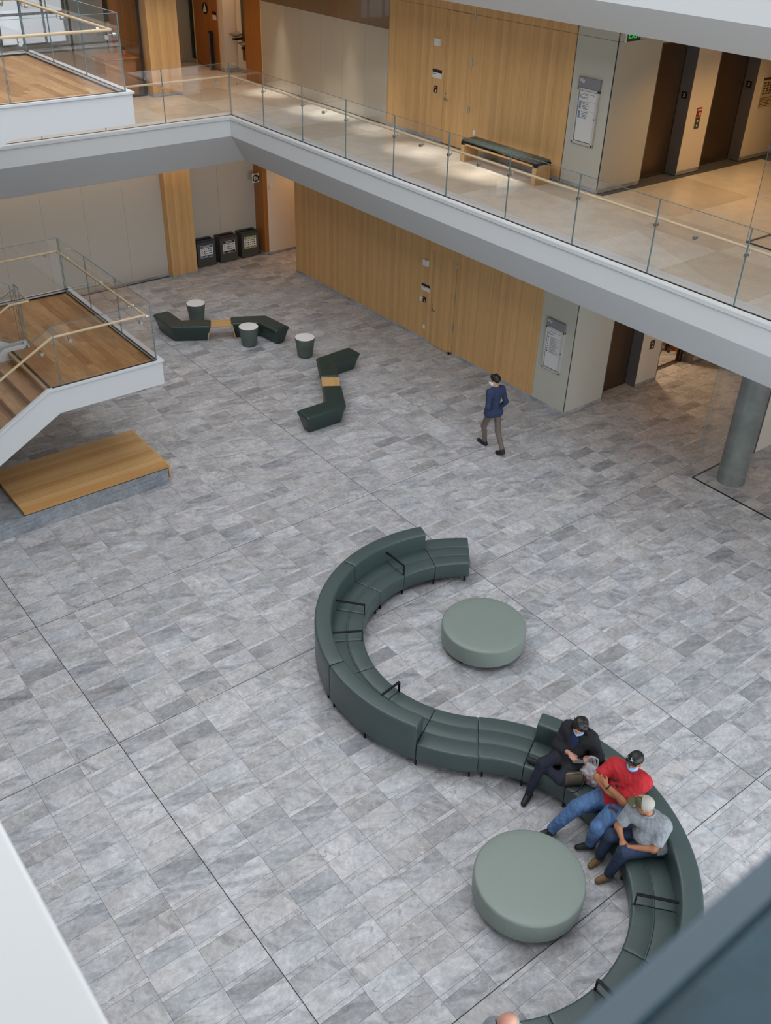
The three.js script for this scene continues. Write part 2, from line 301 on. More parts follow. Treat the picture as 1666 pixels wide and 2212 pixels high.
// ---- oak panelled wall with a flush door, first and second floor
function panelledWall(level) {
  const y0 = level === 1 ? 0 : Y2, top = level === 1 ? C1 : C2, base = 0.075;
  const w = thing('wall_right', level === 1 ? 'oak veneer panelled wall behind the walking man' : 'oak veneer panelled wall beside the second floor bench', 'wall', { kind: 'structure' });
  const zA = level === 1 ? -10.86 : -6.75;
  part(w, 'backing', bx(5.502, 5.78, y0 - 0.01, top, zA, -1.04), M.reveal);
  const seams = level === 1 ? [-10.86, -9.6, -8.15, -6.72, -5.3, -4.75, -3.87, -2.44, -1.04] : [-6.75, -5.3, -4.75, -3.88, -2.45, -1.02];
  const split = level === 1 ? null : Y2 + 2.72;
  for (let i = 0; i + 1 < seams.length; i++) {
    const a = seams[i] + 0.002, b = seams[i + 1] - 0.002, door = Math.abs(seams[i] + 4.75) < 0.01;
    const lo = door ? (level === 1 ? 2.42 : split) : y0 + base;
    const tops = split ? [[lo, split - 0.003], [split + 0.003, top]] : [[lo, top]];
    for (const [p, q] of tops) if (q - p > 0.02) part(w, 'panel', ubx(5.48, 5.504, p, q, a, b, 1.6, false, [i * 0.23, i * 0.4]), M.wood);
    if (!door) part(w, 'base_strip', ubx(5.484, 5.504, y0, y0 + base - 0.003, a, b, 2.44), M.marblePlain);
  }
  if (level === 1) part(w, 'end_panel', ubx(5.48, 5.78, 0, C1, -10.885, -10.862, 1.6), M.wood);
  // door
  const d = thing(level === 1 ? 'door_1' : 'door_2', level === 1 ? 'flush oak door beside the black card reader, ground floor' : 'flush oak door left of the upholstered bench, second floor', 'door', { kind: 'structure' });
  const dh = level === 1 ? 2.42 : 2.717;
  part(d, 'leaf', ubx(5.481, 5.52, y0 + 0.012, y0 + dh - 0.004, -4.745, -3.885, 1.6, false, [0.7, 0.3]), M.wood);
  for (const h of level === 1 ? [0.73, 1.51, 2.28] : [0.86, 1.80, 2.70]) part(d, 'hinge', merge([rbx(5.462, 5.485, y0 + h - 0.055, y0 + h + 0.055, -3.91, -3.85, 0.004), rod([5.468, y0 + h - 0.07, -3.88], [5.468, y0 + h + 0.07, -3.88], 0.012)]), M.steel);
  part(d, 'lever_handle', merge([rod([5.482, y0 + 0.95, -4.68], [5.44, y0 + 0.95, -4.68], 0.026, 16), rod([5.44, y0 + 0.95, -4.69], [5.44, y0 + 0.945, -4.55], 0.011)]), M.steel);
  part(d, 'lock_cylinder', rod([5.482, y0 + 1.06, -4.68], [5.466, y0 + 1.06, -4.68], 0.02, 16), M.steel);
  if (level === 1) part(d, 'door_stop', merge([rod([5.46, 0.0, -3.95], [5.46, 0.05, -3.95], 0.025, 12), rod([5.46, 0.05, -3.95], [5.46, 0.06, -3.85], 0.012, 8)]), M.blackMetal);
}
panelledWall(1); panelledWall(2);
// ---- grey painted pier beside the elevators
function pier(level) {
  const y0 = level === 1 ? 0 : Y2, top = level === 1 ? C1 : C2;
  const w = thing('wall_right', level === 1 ? 'grey painted pier carrying the ground floor directory' : 'grey painted pier carrying the second floor directory', 'wall', { kind: 'structure' });
  part(w, 'core', bx(5.492, 6.74, y0 - 0.01, top, -1.02, ZP - 0.012), M.reveal);
  const sp = level === 2 ? Y2 + 2.72 : null;
  for (const [a, b] of sp ? [[y0 + 0.075, sp - 0.003], [sp + 0.003, top]] : [[y0 + 0.075, top]]) {
    part(w, 'panel', bx(5.48, 5.502, a, b, -1.036, ZP - 0.024), M.pillar);
    part(w, 'panel', bx(5.504, 6.75, a, b, ZP - 0.022, ZP), M.pillar);
  }
  part(w, 'base_strip', ubx(5.484, 5.502, y0, y0 + 0.072, -1.036, ZP - 0.01, 2.44), M.marblePlain);
  part(w, 'base_strip', ubx(5.49, 6.75, y0, y0 + 0.072, ZP - 0.022, ZP - 0.003, 2.44), M.marblePlain);
}
pier(1); pier(2);
// ---- elevator fronts
function elevatorWall(level) {
  const y0 = level === 1 ? 0 : Y2, top = level === 1 ? C1 : C2;
  const w = thing('wall_back', level === 1 ? 'cream wall between the ground floor elevator doors' : 'cream wall between the second floor elevator doors', 'wall', { kind: 'structure' });
  const bs = [[7.94, 8.70], [10.15, XR]];
  for (const [a, b] of bs) { part(w, 'wall_face', bx(a, b, y0 + 0.075, top, -0.32, ZP), M.cream); part(w, 'base_strip', ubx(a, b, y0, y0 + 0.072, -0.30, ZP - 0.004, 2.44), M.marblePlain); }
  part(w, 'header', bx(6.75, 7.94, y0 + 2.62, top, -0.32, ZP), M.cream); part(w, 'header', bx(8.70, 10.15, y0 + 2.62, top, -0.32, ZP), M.cream);
  for (const [k, a, b, open] of [[0, 6.755, 7.935, false], [1, 8.705, 10.145, level === 1]]) {
    const n = 'door_' + (level === 1 ? 3 + k : 5 + k);
    const d = thing(n, (open ? 'open elevator doorway with a lit car' : ['closed dark metal elevator door next to the grey pier', 'closed dark metal elevator door next to the evacuation map'][k]) + (level === 1 ? ', ground floor' : ', second floor'), 'elevator door', { kind: 'structure' });
    part(d, 'jamb', bx(b - 0.012, b + 0.004, y0, y0 + 2.62, -0.31, ZP + 0.006), M.jamb); part(d, 'jamb', bx(a - 0.004, a + 0.012, y0, y0 + 2.62, -0.31, ZP + 0.006), M.jamb);
    part(d, 'lintel', bx(a, b, y0 + 2.60, y0 + 2.62, -0.31, ZP + 0.006), M.jamb);
    part(d, 'sill', merge([0, 1, 2].map(i => bx(a + 0.02, b - 0.02, y0, y0 + 0.012, -0.33 - i * 0.05, -0.295 - i * 0.05))), M.steel);
    if (!open) { const m = (a + b) / 2; part(d, 'door_leaf', bx(a + 0.012, m - 0.004, y0 + 0.014, y0 + 2.6, -0.335, -0.31), M.bronze); part(d, 'door_leaf', bx(m + 0.004, b - 0.012, y0 + 0.014, y0 + 2.6, -0.345, -0.32), M.bronze); }
    else {
      part(d, 'door_leaf', bx(b - 0.14, b - 0.014, y0 + 0.014, y0 + 2.6, -0.345, -0.32), M.bronze); part(d, 'door_leaf', bx(b - 0.20, b - 0.02, y0 + 0.014, y0 + 2.6, -0.40, -0.375), M.bronze);
      part(d, 'car_floor', ubx(a - 0.3, b + 0.3, -0.02, 0, -2.4, -0.45, 2.44), M.marblePlain);
      part(d, 'car_wall', merge([bx(a - 0.35, a - 0.3, 0, 2.6, -2.4, -0.45), bx(b + 0.3, b + 0.35, 0, 2.6, -2.4, -0.45), bx(a - 0.35, b + 0.35, 0, 2.6, -2.45, -2.4)]), M.woodDeep);
      part(d, 'car_ceiling', bx(a - 0.35, b + 0.35, 2.6, 2.64, -2.45, -0.4), M.ceiling);
      part(d, 'car_light', bx(a + 0.2, b - 0.2, 2.57, 2.598, -1.8, -0.9), M.lightGlow);
      const l = new THREE.PointLight(0xffdfb0, 9); l.position.set((a + b) / 2, 2.5, -1.3); l.castShadow = true; l.shadow.radius = 8; scene.add(l);
    }
  }
  // wall opposite the elevators and the glazed corner room
  const g = level === 1 ? [5.73, 3.34] : [5.53, 3.387];
  const ow = thing('wall_front', level === 1 ? 'cream wall behind the concrete column' : 'cream wall behind the second floor glass corner', 'wall', { kind: 'structure' });
  part(ow, 'wall_face', bx(7.4, XR, y0, top, 3.3, 3.5), M.cream); part(ow, 'door_frame', bx(7.62, 7.66, y0, y0 + 2.4, 3.5, 3.515), M.reveal); part(ow, 'door_frame', bx(7.38, 7.42, y0, top, 3.29, 3.515), M.plate);
  const gl = thing('glass_partition', level === 1 ? 'frameless glass partition corner around the concrete column' : 'frameless glass partition corner beyond the second floor handrail', 'partition');
  const zs = [g[1], g[1] + 1.9, g[1] + 3.8, g[1] + 5.7];
  for (let i = 0; i < 3; i++) { const p = part(gl, 'pane', bx(g[0], g[0] + 0.013, y0 + 0.012, top, zs[i] + 0.003, zs[i + 1] - 0.003), M.glass); part(p, 'edge', bx(g[0] - 0.0005, g[0] + 0.0135, y0 + 0.012, top, zs[i], zs[i] + 0.005), M.glassEdge); }
  const p = part(gl, 'pane', bx(g[0] + 0.016, 7.38, y0 + 0.012, top, g[1], g[1] + 0.013), M.glass);
  part(gl, 'floor_channel', merge([bx(g[0] - 0.008, g[0] + 0.022, y0 - 0.005, y0 + 0.012, g[1] - 0.006, zs[3]), bx(g[0], 7.38, y0 - 0.005, y0 + 0.012, g[1] - 0.008, g[1] + 0.022)]), M.black);
}
elevatorWall(1); elevatorWall(2);
single('concrete_column', uvM(new THREE.CylinderGeometry(0.28, 0.28, C1, 40).translate(6.30, C1 / 2, 3.87), 2), M.conc, 'round bare concrete column inside the glass corner', 'column');
// ---- second floor: glossy beige wall panels with brown band, jamb, corridor
{
  const w = thing('wall_right', 'glossy beige wall panels with a brown band above', 'wall', { kind: 'structure' });
  part(w, 'backing', bx(5.502, 5.78, Y2 - 0.01, C2, -12.28, -6.75), M.reveal);
  const zs = [-12.28, -11.15, -10.4, -9.52, -8.58, -7.65, -6.755];
  for (let i = 0; i + 1 < zs.length; i++) {
    part(w, 'panel', bx(5.48, 5.504, Y2 + 0.012, 7.036, zs[i] + 0.002, zs[i + 1] - 0.002), M.beigeGlass);
    part(w, 'band_panel', bx(5.48, 5.504, 7.042, C2, zs[i] + 0.002, zs[i + 1] - 0.002), M.brownBand);
  }
  const c = thing('wall_left', 'warm lit corridor walls around the drinking fountain alcove', 'wall', { kind: 'structure' });
  part(c, 'wood_jamb', ubx(5.47, 5.76, Y2, C2, -13.2, -12.285, 1.6), M.woodDeep);
  part(c, 'jamb_edge', bx(5.462, 5.5, Y2, C2, -12.33, -12.283), M.rail);
  part(c, 'alcove_wall', bx(5.87, 6.1, Y2, C2, -14.3, -13.2), M.cream); part(c, 'alcove_wall', bx(5.48, 6.1, Y2, C2, -14.6, -14.38), M.cream);
  part(c, 'alcove_panel', bx(5.85, 5.872, Y2 + 0.35, Y2 + 2.0, -14.0, -13.25), M.darkSteel);
  part(c, 'corridor_end', bx(2.6, 5.5, Y2, C2, -16.7, -16.42), M.greyWall);
  part(c, 'corridor_side', bx(2.7, 3.0, Y2, C2, -16.5, -12.64), M.cream);
  part(c, 'base_strip', merge([ubx(3.0, 5.46, Y2, Y2 + 0.1, -16.42, -16.40, 2.44), ubx(5.46, 5.48, Y2, Y2 + 0.1, -16.4, -16.08, 2.44), ubx(5.5, 5.87, Y2, Y2 + 0.1, -14.38, -14.36, 2.44), ubx(5.85, 5.87, Y2, Y2 + 0.1, -14.36, -13.2, 2.44), ubx(5.46, 5.50, Y2, Y2 + 0.1, -14.6, -14.42, 2.44)]), M.marblePlain);
  const d = thing('door_7', 'orange oak restroom door with a dark oval emblem', 'door', { kind: 'structure' });
  part(d, 'leaf', ubx(5.47, 5.52, Y2 + 0.01, Y2 + 2.7, -16.06, -14.62, 1.6), M.woodDeep);
  part(d, 'frame', merge([bx(5.455, 5.53, Y2, Y2 + 2.75, -14.635, -14.60), bx(5.455, 5.53, Y2, Y2 + 2.75, -16.10, -16.06)]), M.rail);
  part(d, 'lever_handle', merge([rod([5.47, Y2 + 0.98, -15.0], [5.42, Y2 + 0.98, -15.0], 0.025, 12), rod([5.42, Y2 + 0.98, -15.0], [5.42, Y2 + 0.98, -15.15], 0.011, 8)]), M.steel);
  part(d, 'lock', rod([5.47, Y2 + 1.0, -15.75], [5.455, Y2 + 1.0, -15.75], 0.02, 12), M.steel);
  part(d, 'emblem', new THREE.CylinderGeometry(0.155, 0.155, 0.012, 32).rotateZ(Math.PI / 2).translate(5.462, Y2 + 1.56, -15.36), M.black, 'dark round emblem plate');
  part(d, 'emblem_triangle', new THREE.ExtrudeGeometry(new THREE.Shape([new THREE.Vector2(-0.10, -0.09), new THREE.Vector2(0.10, -0.09), new THREE.Vector2(0, 0.13)]), { depth: 0.006, bevelEnabled: false }).rotateY(-Math.PI / 2).translate(5.456, Y2 + 1.56, -15.36), M.plate, 'pale triangle');
  part(d, 'plaque', merge([bx(5.455, 5.468, Y2 + 1.32, Y2 + 1.45, -14.93, -14.73)]), M.plate); part(d, 'plaque_header', bx(5.453, 5.468, Y2 + 1.45, Y2 + 1.54, -14.93, -14.73), M.black);
}
// ---- first floor far-left wall: grey panels, oak pier, bin recess, corridor
{
  const w = thing('wall_left', 'pale grey panelled wall behind the staircase', 'wall', { kind: 'structure' });
  part(w, 'backing', bx(-9.6, 3.0, 0, C1, -13.2, -12.655), M.reveal);
  for (let x = 2.2; x > -9; x -= 1.135) { part(w, 'panel', bx(x - 1.133, x - 0.002, 0.07, 2.93, -12.66, -12.63), M.greyPanel); part(w, 'base_strip', ubx(x - 1.135, x, 0, 0.068, -12.66, -12.634, 2.44), M.marblePlain); }
  part(w, 'top_trim', ubx(-9.6, 2.2, 2.935, 2.975, -12.67, -12.60, 1.6, true), M.woodDeep); part(w, 'upper_wall', bx(-9.6, 2.2, 2.98, C1, -12.66, -12.64), M.cream);
  const c = thing('wall_left', 'oak clad pier left of the three bins', 'wall', { kind: 'structure' });
  part(c, 'panel', ubx(2.2, 3.0, 0.075, C1, -12.64, -12.37, 1.6), M.wood); part(c, 'base_strip', ubx(2.196, 3.004, 0, 0.072, -12.64, -12.366, 2.44), M.marblePlain);
  const r = thing('wall_left', 'grey recessed wall behind the three bins', 'wall', { kind: 'structure' });
  part(r, 'panel', bx(3.0, 4.24, 0, C1, -13.2, -13.1), M.greyPanel); part(r, 'panel', bx(4.246, 5.5, 0, C1, -13.2, -13.1), M.greyPanel);
  part(r, 'wood_jamb', ubx(5.48, 5.62, 0.075, C1, -13.14, -12.6, 1.6), M.woodDeep); part(r, 'base_strip', ubx(5.476, 5.62, 0, 0.072, -13.1, -12.6, 2.44), M.marblePlain);
  const k = thing('wall_left', 'cream corridor wall beside the restroom sign', 'wall', { kind: 'structure' });
  part(k, 'wall_face', bx(5.62, 8.4, 0.075, C1, -12.8, -12.58), M.cream); part(k, 'base_strip', ubx(5.62, 8.4, 0, 0.072, -12.8, -12.576, 2.44), M.marblePlain);
  part(k, 'corridor_end', bx(8.3, 8.5, 0, C1, -12.8, -10.5), M.cream); part(k, 'corridor_side', bx(5.78, 8.4, 0, C1, -10.86, -10.7), M.cream);
}
// ---- second floor, left: oak pier, glazed room with a counter, windows at its back
{
  const c = thing('wall_left', 'oak clad pier beside the restroom corridor, second floor', 'wall', { kind: 'structure' });
  part(c, 'panel', ubx(2.13, 2.98, Y2 + 0.075, C2, -12.63, -12.3, 1.6), M.wood); part(c, 'base_strip', ubx(2.126, 2.984, Y2, Y2 + 0.072, -12.63, -12.296, 2.44), M.marblePlain);
  const r = thing('wall_left', 'oak lined room behind the second floor glass front', 'wall', { kind: 'structure' });
  part(r, 'wood_panel', ubx(2.2, 2.7, Y2, C2, -14.0, -13.9, 1.6), M.woodDeep); part(r, 'wood_panel', ubx(1.75, 2.195, Y2, C2, -14.0, -13.9, 1.6, false, [0.5, 0.2]), M.woodDeep);
  part(r, 'side_wall', bx(1.75, 1.85, Y2, C2, -16.6, -13.9), M.greyWall); part(r, 'side_wall', bx(-9.6, -9.5, Y2, C2, -16.6, -12.5), M.greyWall);
  part(r, 'back_wall', merge([bx(-9.5, 1.8, Y2, Y2 + 0.75, -16.7, -16.6), bx(-9.5, 1.8, Y2 + 2.3, C2, -16.7, -16.6), bx(-9.5, -5.9, Y2 + 0.75, Y2 + 2.3, -16.7, -16.6)]), M.greyWall);
  part(r, 'carpet', bx(-9.5, 2.7, Y2 - 0.005, Y2, -16.6, -12.66), M.khaki);
  const day = S({ color: 0xffffff, emissive: 0xdfe8f2, emissiveIntensity: 0.55 });
  for (let i = 0; i < 4; i++) {
    const x0 = -5.85 + i * 1.9, wd = thing('window_' + (i + 1), 'daylit window with dark mullions at the back of the glazed room', 'window', { kind: 'structure', group: 'windows of the glazed room' });
    for (const [a, b] of [[0, 0.62], [0.66, 1.24], [1.28, 1.84]]) for (const [p, q] of [[0.78, 1.5], [1.54, 2.27]]) part(wd, 'pane', bx(x0 + a + 0.03, x0 + b, Y2 + p, Y2 + q, -16.66, -16.65), day);
    part(wd, 'frame', merge([bx(x0, x0 + 1.9, Y2 + 0.75, Y2 + 0.79, -16.65, -16.58), bx(x0, x0 + 1.9, Y2 + 2.26, Y2 + 2.3, -16.65, -16.58), bx(x0, x0 + 1.9, Y2 + 1.49, Y2 + 1.55, -16.65, -16.6), ...[0, 0.63, 1.25, 1.86].map(a => bx(x0 + a, x0 + a + 0.04, Y2 + 0.75, Y2 + 2.3, -16.65, -16.59))]), M.reveal);
  }
  const g = thing('glass_partition', 'glass front of the oak lined room with dark posts', 'partition');
  const xs = [-9.5, -7.55, -5.6, -3.65, -1.7, 0.25, 2.05];
  for (let i = 0; i + 1 < xs.length; i++) { part(g, 'pane', bx(xs[i] + 0.02, xs[i + 1] - 0.02, Y2 + 0.03, C2, -12.6, -12.588), M.glass); part(g, 'post', bx(xs[i + 1] - 0.022, xs[i + 1] + 0.022, Y2, C2, -12.62, -12.57), M.reveal); }
  part(g, 'floor_channel', bx(-9.5, 2.07, Y2 - 0.01, Y2 + 0.03, -12.62, -12.57), M.reveal);
}
// ---- building shell out of view: outer walls, third floor, roof with skylight
single('wall_left', bx(-9.6, XR, Y3 - 0.2, 13.6, -13.2, -12.6), M.white, 'white upper wall at the far end of the atrium', 'wall', { kind: 'structure' });
single('wall_right', bx(5.5, 5.8, Y3 - 0.2, 13.6, -12.6, ZR), M.white, 'white upper wall above the elevators', 'wall', { kind: 'structure' });
single('wall_back', bx(XR, XR + 0.2, -0.2, C2 + 0.3, -17, ZR), M.cream, 'cream end wall of the elevator lobby', 'wall', { kind: 'structure' });
single('wall_near', merge([bx(-12.7, -12.5, -0.3, 13.6, -17, 14.5), bx(-12.5, FRONT.x0, -0.3, 13.6, 14.5, 14.7), bx(FRONT.x1, XR, -0.3, 13.6, 14.5, 14.7), bx(FRONT.x0, FRONT.x1, FRONT.y1, 13.6, 14.5, 14.7), bx(FRONT.x0, FRONT.x1, -0.3, FRONT.y0, 14.5, 14.7)]), M.white, 'white outer walls behind the viewer', 'wall', { kind: 'structure' });
single('wall_far', merge([bx(-12.5, XR, -0.3, C2 + 0.3, -17.2, -17)]), M.greyWall, 'grey outer wall behind the glazed room', 'wall', { kind: 'structure' });
{
  const r = thing('ceiling', 'white roof with a large glazed skylight over the atrium', 'ceiling', { kind: 'structure' });
  part(r, 'roof', merge([bx(-12.7, SKY.x0, 13.4, 13.6, -13.2, 14.7), bx(SKY.x1, 5.8, 13.4, 13.6, -13.2, 14.7), bx(SKY.x0, SKY.x1, 13.4, 13.6, -13.2, SKY.z0), bx(SKY.x0, SKY.x1, 13.4, 13.6, SKY.z1, 14.7)]), M.white);
  const glow = S({ color: 0xffffff, emissive: 0xeaf3ff, emissiveIntensity: 0.9 });
  for (let i = 0; i < 4; i++) for (let j = 0; j < 6; j++) part(r, 'skylight_pane', bx(SKY.x0 + 3 * i + 0.05, SKY.x0 + 3 * i + 2.95, 13.45, 13.47, SKY.z0 + j * 3.583 + 0.05, SKY.z0 + j * 3.583 + 3.53), glow);
  part(r, 'skylight_bars', merge([...[1, 2, 3].map(i => bx(SKY.x0 + 3 * i - 0.05, SKY.x0 + 3 * i + 0.05, 13.42, 13.6, SKY.z0, SKY.z1)), ...[1, 2, 3, 4, 5].map(j => bx(SKY.x0, SKY.x1, 13.42, 13.6, SKY.z0 + j * 3.583 - 0.05, SKY.z0 + j * 3.583 + 0.05))]), M.white);
  const f3 = thing('floor', 'third floor slab around the open well', 'floor', { kind: 'structure' });
  part(f3, 'slab', merge([bx(XE + 0.4, XR, Y3 - 0.6, Y3 - 0.006, ZE - 0.4, ZR), bx(-9.56, XR, Y3 - 0.6, Y3 - 0.006, -12.6, ZE - 0.4)]), M.lime);
}
{
  const wd = thing('window_5', 'tall daylit entrance glazing behind the viewer', 'window', { kind: 'structure' });
  const glow = S({ color: 0xffffff, emissive: 0xe2eefc, emissiveIntensity: 0.9 }), nx = 8, ny = 4, w = (FRONT.x1 - FRONT.x0) / nx, h = (FRONT.y1 - FRONT.y0) / ny;
  for (let i = 0; i < nx; i++) for (let j = 0; j < ny; j++) part(wd, 'pane', bx(FRONT.x0 + i * w + 0.03, FRONT.x0 + (i + 1) * w - 0.03, FRONT.y0 + j * h + 0.03, FRONT.y0 + (j + 1) * h - 0.03, FRONT.z + 0.06, FRONT.z + 0.075), glow);
  part(wd, 'mullions', merge([...Array.from({ length: nx + 1 }, (_, i) => bx(FRONT.x0 + i * w - 0.03, FRONT.x0 + i * w + 0.03, FRONT.y0, FRONT.y1, FRONT.z, FRONT.z + 0.2)), ...Array.from({ length: ny + 1 }, (_, j) => bx(FRONT.x0, FRONT.x1, FRONT.y0 + j * h - 0.03, FRONT.y0 + j * h + 0.03, FRONT.z, FRONT.z + 0.2))]), M.reveal);
}
// ---- ledge of the third floor right below the viewer
{
  const t = thing('trim', 'wide white painted ledge of the third floor balcony', 'trim', { kind: 'structure' });
  part(t, 'ledge', rbx(-9.95, -9.56, Y3 - 0.09, Y3, -9.0, 12.22, 0.008), M.whiteLedge);
  part(t, 'fascia', bx(-9.9, -9.59, Y3 - 0.5, Y3 - 0.09, -9.0, 12.22), M.white);
  part(t, 'ledge_return', rbx(-9.56, 2.7, Y3 - 0.09, Y3, 12.30, 12.6, 0.008), M.whiteLedge);
  part(t, 'balcony_slab', merge([bx(-12.5, -9.9, Y3 - 0.5, Y3 - 0.02, -9, 14.5), bx(-9.9, 2.7, Y3 - 0.5, Y3 - 0.09, 12.34, 14.5)]), M.lime);
}
// ================================================================== FITTINGS
// a glass panel: clear pane plus its polished green rim
function glassPanel(parent, corners, t = 0.017) { // corners: 4 points (lower-start, lower-end, upper-end, upper-start) in one upright plane; thickness t to the inner side
  const [a, b, c, d] = corners.map(p => V3(...p)), n = b.clone().sub(a).cross(d.clone().sub(a)).normalize().multiplyScalar(t / 2);
  const slab = (q) => { const f = q.map(p => p.clone().add(n)), k = q.map(p => p.clone().sub(n)), A = v => v.toArray(); const l = [[f[0], f[1], f[2], f[3]], [k[3], k[2], k[1], k[0]]]; for (let i = 0; i < 4; i++) { const j = (i + 1) % 4; l.push([k[i], k[j], f[j], f[i]]); } return quads(l.map(x => x.map(A))); };
  const ctr = a.clone().add(b).add(c).add(d).multiplyScalar(0.25), ins = (p, q, m) => p; // pane
  const pane = part(parent, 'glass_panel', slab([a, b, c, d]), M.glass);
  const rim = []; const P4 = [a, b, c, d], e = 0.0045;
  for (let i = 0; i < 4; i++) { const p = P4[i], q = P4[(i + 1) % 4]; const inw = ctr.clone().sub(p.clone().add(q).multiplyScalar(0.5)); const dir = q.clone().sub(p).normalize(); inw.addScaledVector(dir, -inw.dot(dir)).normalize().multiplyScalar(e); const out = inw.clone().multiplyScalar(-0.12); rim.push(slab([p.clone().add(out), q.clone().add(out), q.clone().add(inw), p.clone().add(inw)])); }
  n.multiplyScalar(1.04); part(pane, 'polished_edge', merge(rim), M.glassEdge); return pane;
}
// round steel boss on the glass with an arm up to the handrail
function bracket(parent, at, dir, railAt) { const [x, y, z] = at, d = V3(...dir); const l = [rod([x - d.x * 0.02, y, z - d.z * 0.02], [x + d.x * 0.03, y, z + d.z * 0.03], 0.03, 18), rod([x + d.x * 0.03, y, z + d.z * 0.03], [railAt[0], y, railAt[2]], 0.008, 8), rod([railAt[0], y, railAt[2]], railAt, 0.008, 8)]; part(parent, 'bracket', merge(l), M.steel); }
// ---- balustrade of the second floor
{
  const b = thing('glass_balustrade', 'frameless glass balustrade with pale wooden handrail along the second floor edge', 'balustrade');
  const gx = 2.84, gz = -9.58, top = Y2 + 1.175, bot = Y2 - 0.05;
  const zs = [gz + 0.01, -8.07, -6.43, -4.79, -3.15, -1.51, 0.13, 1.77, 3.40, 5.04, 6.68, 8.32, 9.96];
  for (let i = 0; i + 1 < zs.length; i++) glassPanel(b, [[gx, bot, zs[i + 1] - 0.004], [gx, bot, zs[i] + 0.004], [gx, top, zs[i] + 0.004], [gx, top, zs[i + 1] - 0.004]]);
  const xs = [gx - 0.012, 1.06, -0.44, -1.94, -3.44, -4.94, -6.44, -7.94, -9.4];
  for (let i = 0; i + 1 < xs.length; i++) glassPanel(b, [[xs[i] - 0.004, bot, gz], [xs[i + 1] + 0.004, bot, gz], [xs[i + 1] + 0.004, top, gz], [xs[i] - 0.004, top, gz]]);
  const ry = Y2 + 0.86; part(b, 'handrail', railGeo([[-9.4, ry, gz - 0.085], [gx + 0.085, ry, gz - 0.085], [gx + 0.085, ry, 9.96]], 0.023), M.rail);
  part(b, 'shoe_channel', merge([bx(gx - 0.025, gx + 0.025, Y2 - 0.03, Y2 - 0.002, gz, 9.96), bx(-9.4, gx + 0.02, Y2 - 0.03, Y2 - 0.002, gz - 0.025, gz + 0.025)]), M.black);
  for (const z of [-9.2, -8.07, -6.43, -5.62, -4.79, -3.15, -2.33, -1.51, -0.68, 0.13, 1.77, 3.40, 4.14, 5.04, 6.68]) bracket(b, [gx, Y2 + 0.775, z], [1, 0, 0], [gx + 0.085, ry, z]);
  for (const x of [2.5, 1.06, -0.44, -1.94, -3.44, -4.94]) bracket(b, [x, Y2 + 0.775, gz], [0, 0, -1], [x, ry, gz - 0.085]);
}
// ---- railing right beside the viewer on the third floor (out of focus)
{
  const b = thing('glass_balustrade', 'thick blue-green glass railing edge with wooden handrail close to the viewer', 'balustrade');
  part(b, 'glass_panel', rbx(-9.72, -7.4, Y3 - 0.05, 9.99, 12.356, 12.373, 0.002), M.thickGlass);
  part(b, 'glass_panel', rbx(-7.39, -5.0, Y3 - 0.05, 9.99, 12.356, 12.373, 0.002), M.thickGlass);
  part(b, 'top_edge', rbx(-9.72, -5.0, 9.986, 9.994, 12.3555, 12.3735, 0.003), M.edgeGlass, 'polished teal glass edge');
  part(b, 'handrail', rod([-9.62, 9.95, 12.425], [-5, 9.95, 12.425], 0.024, 18), M.rail);
}
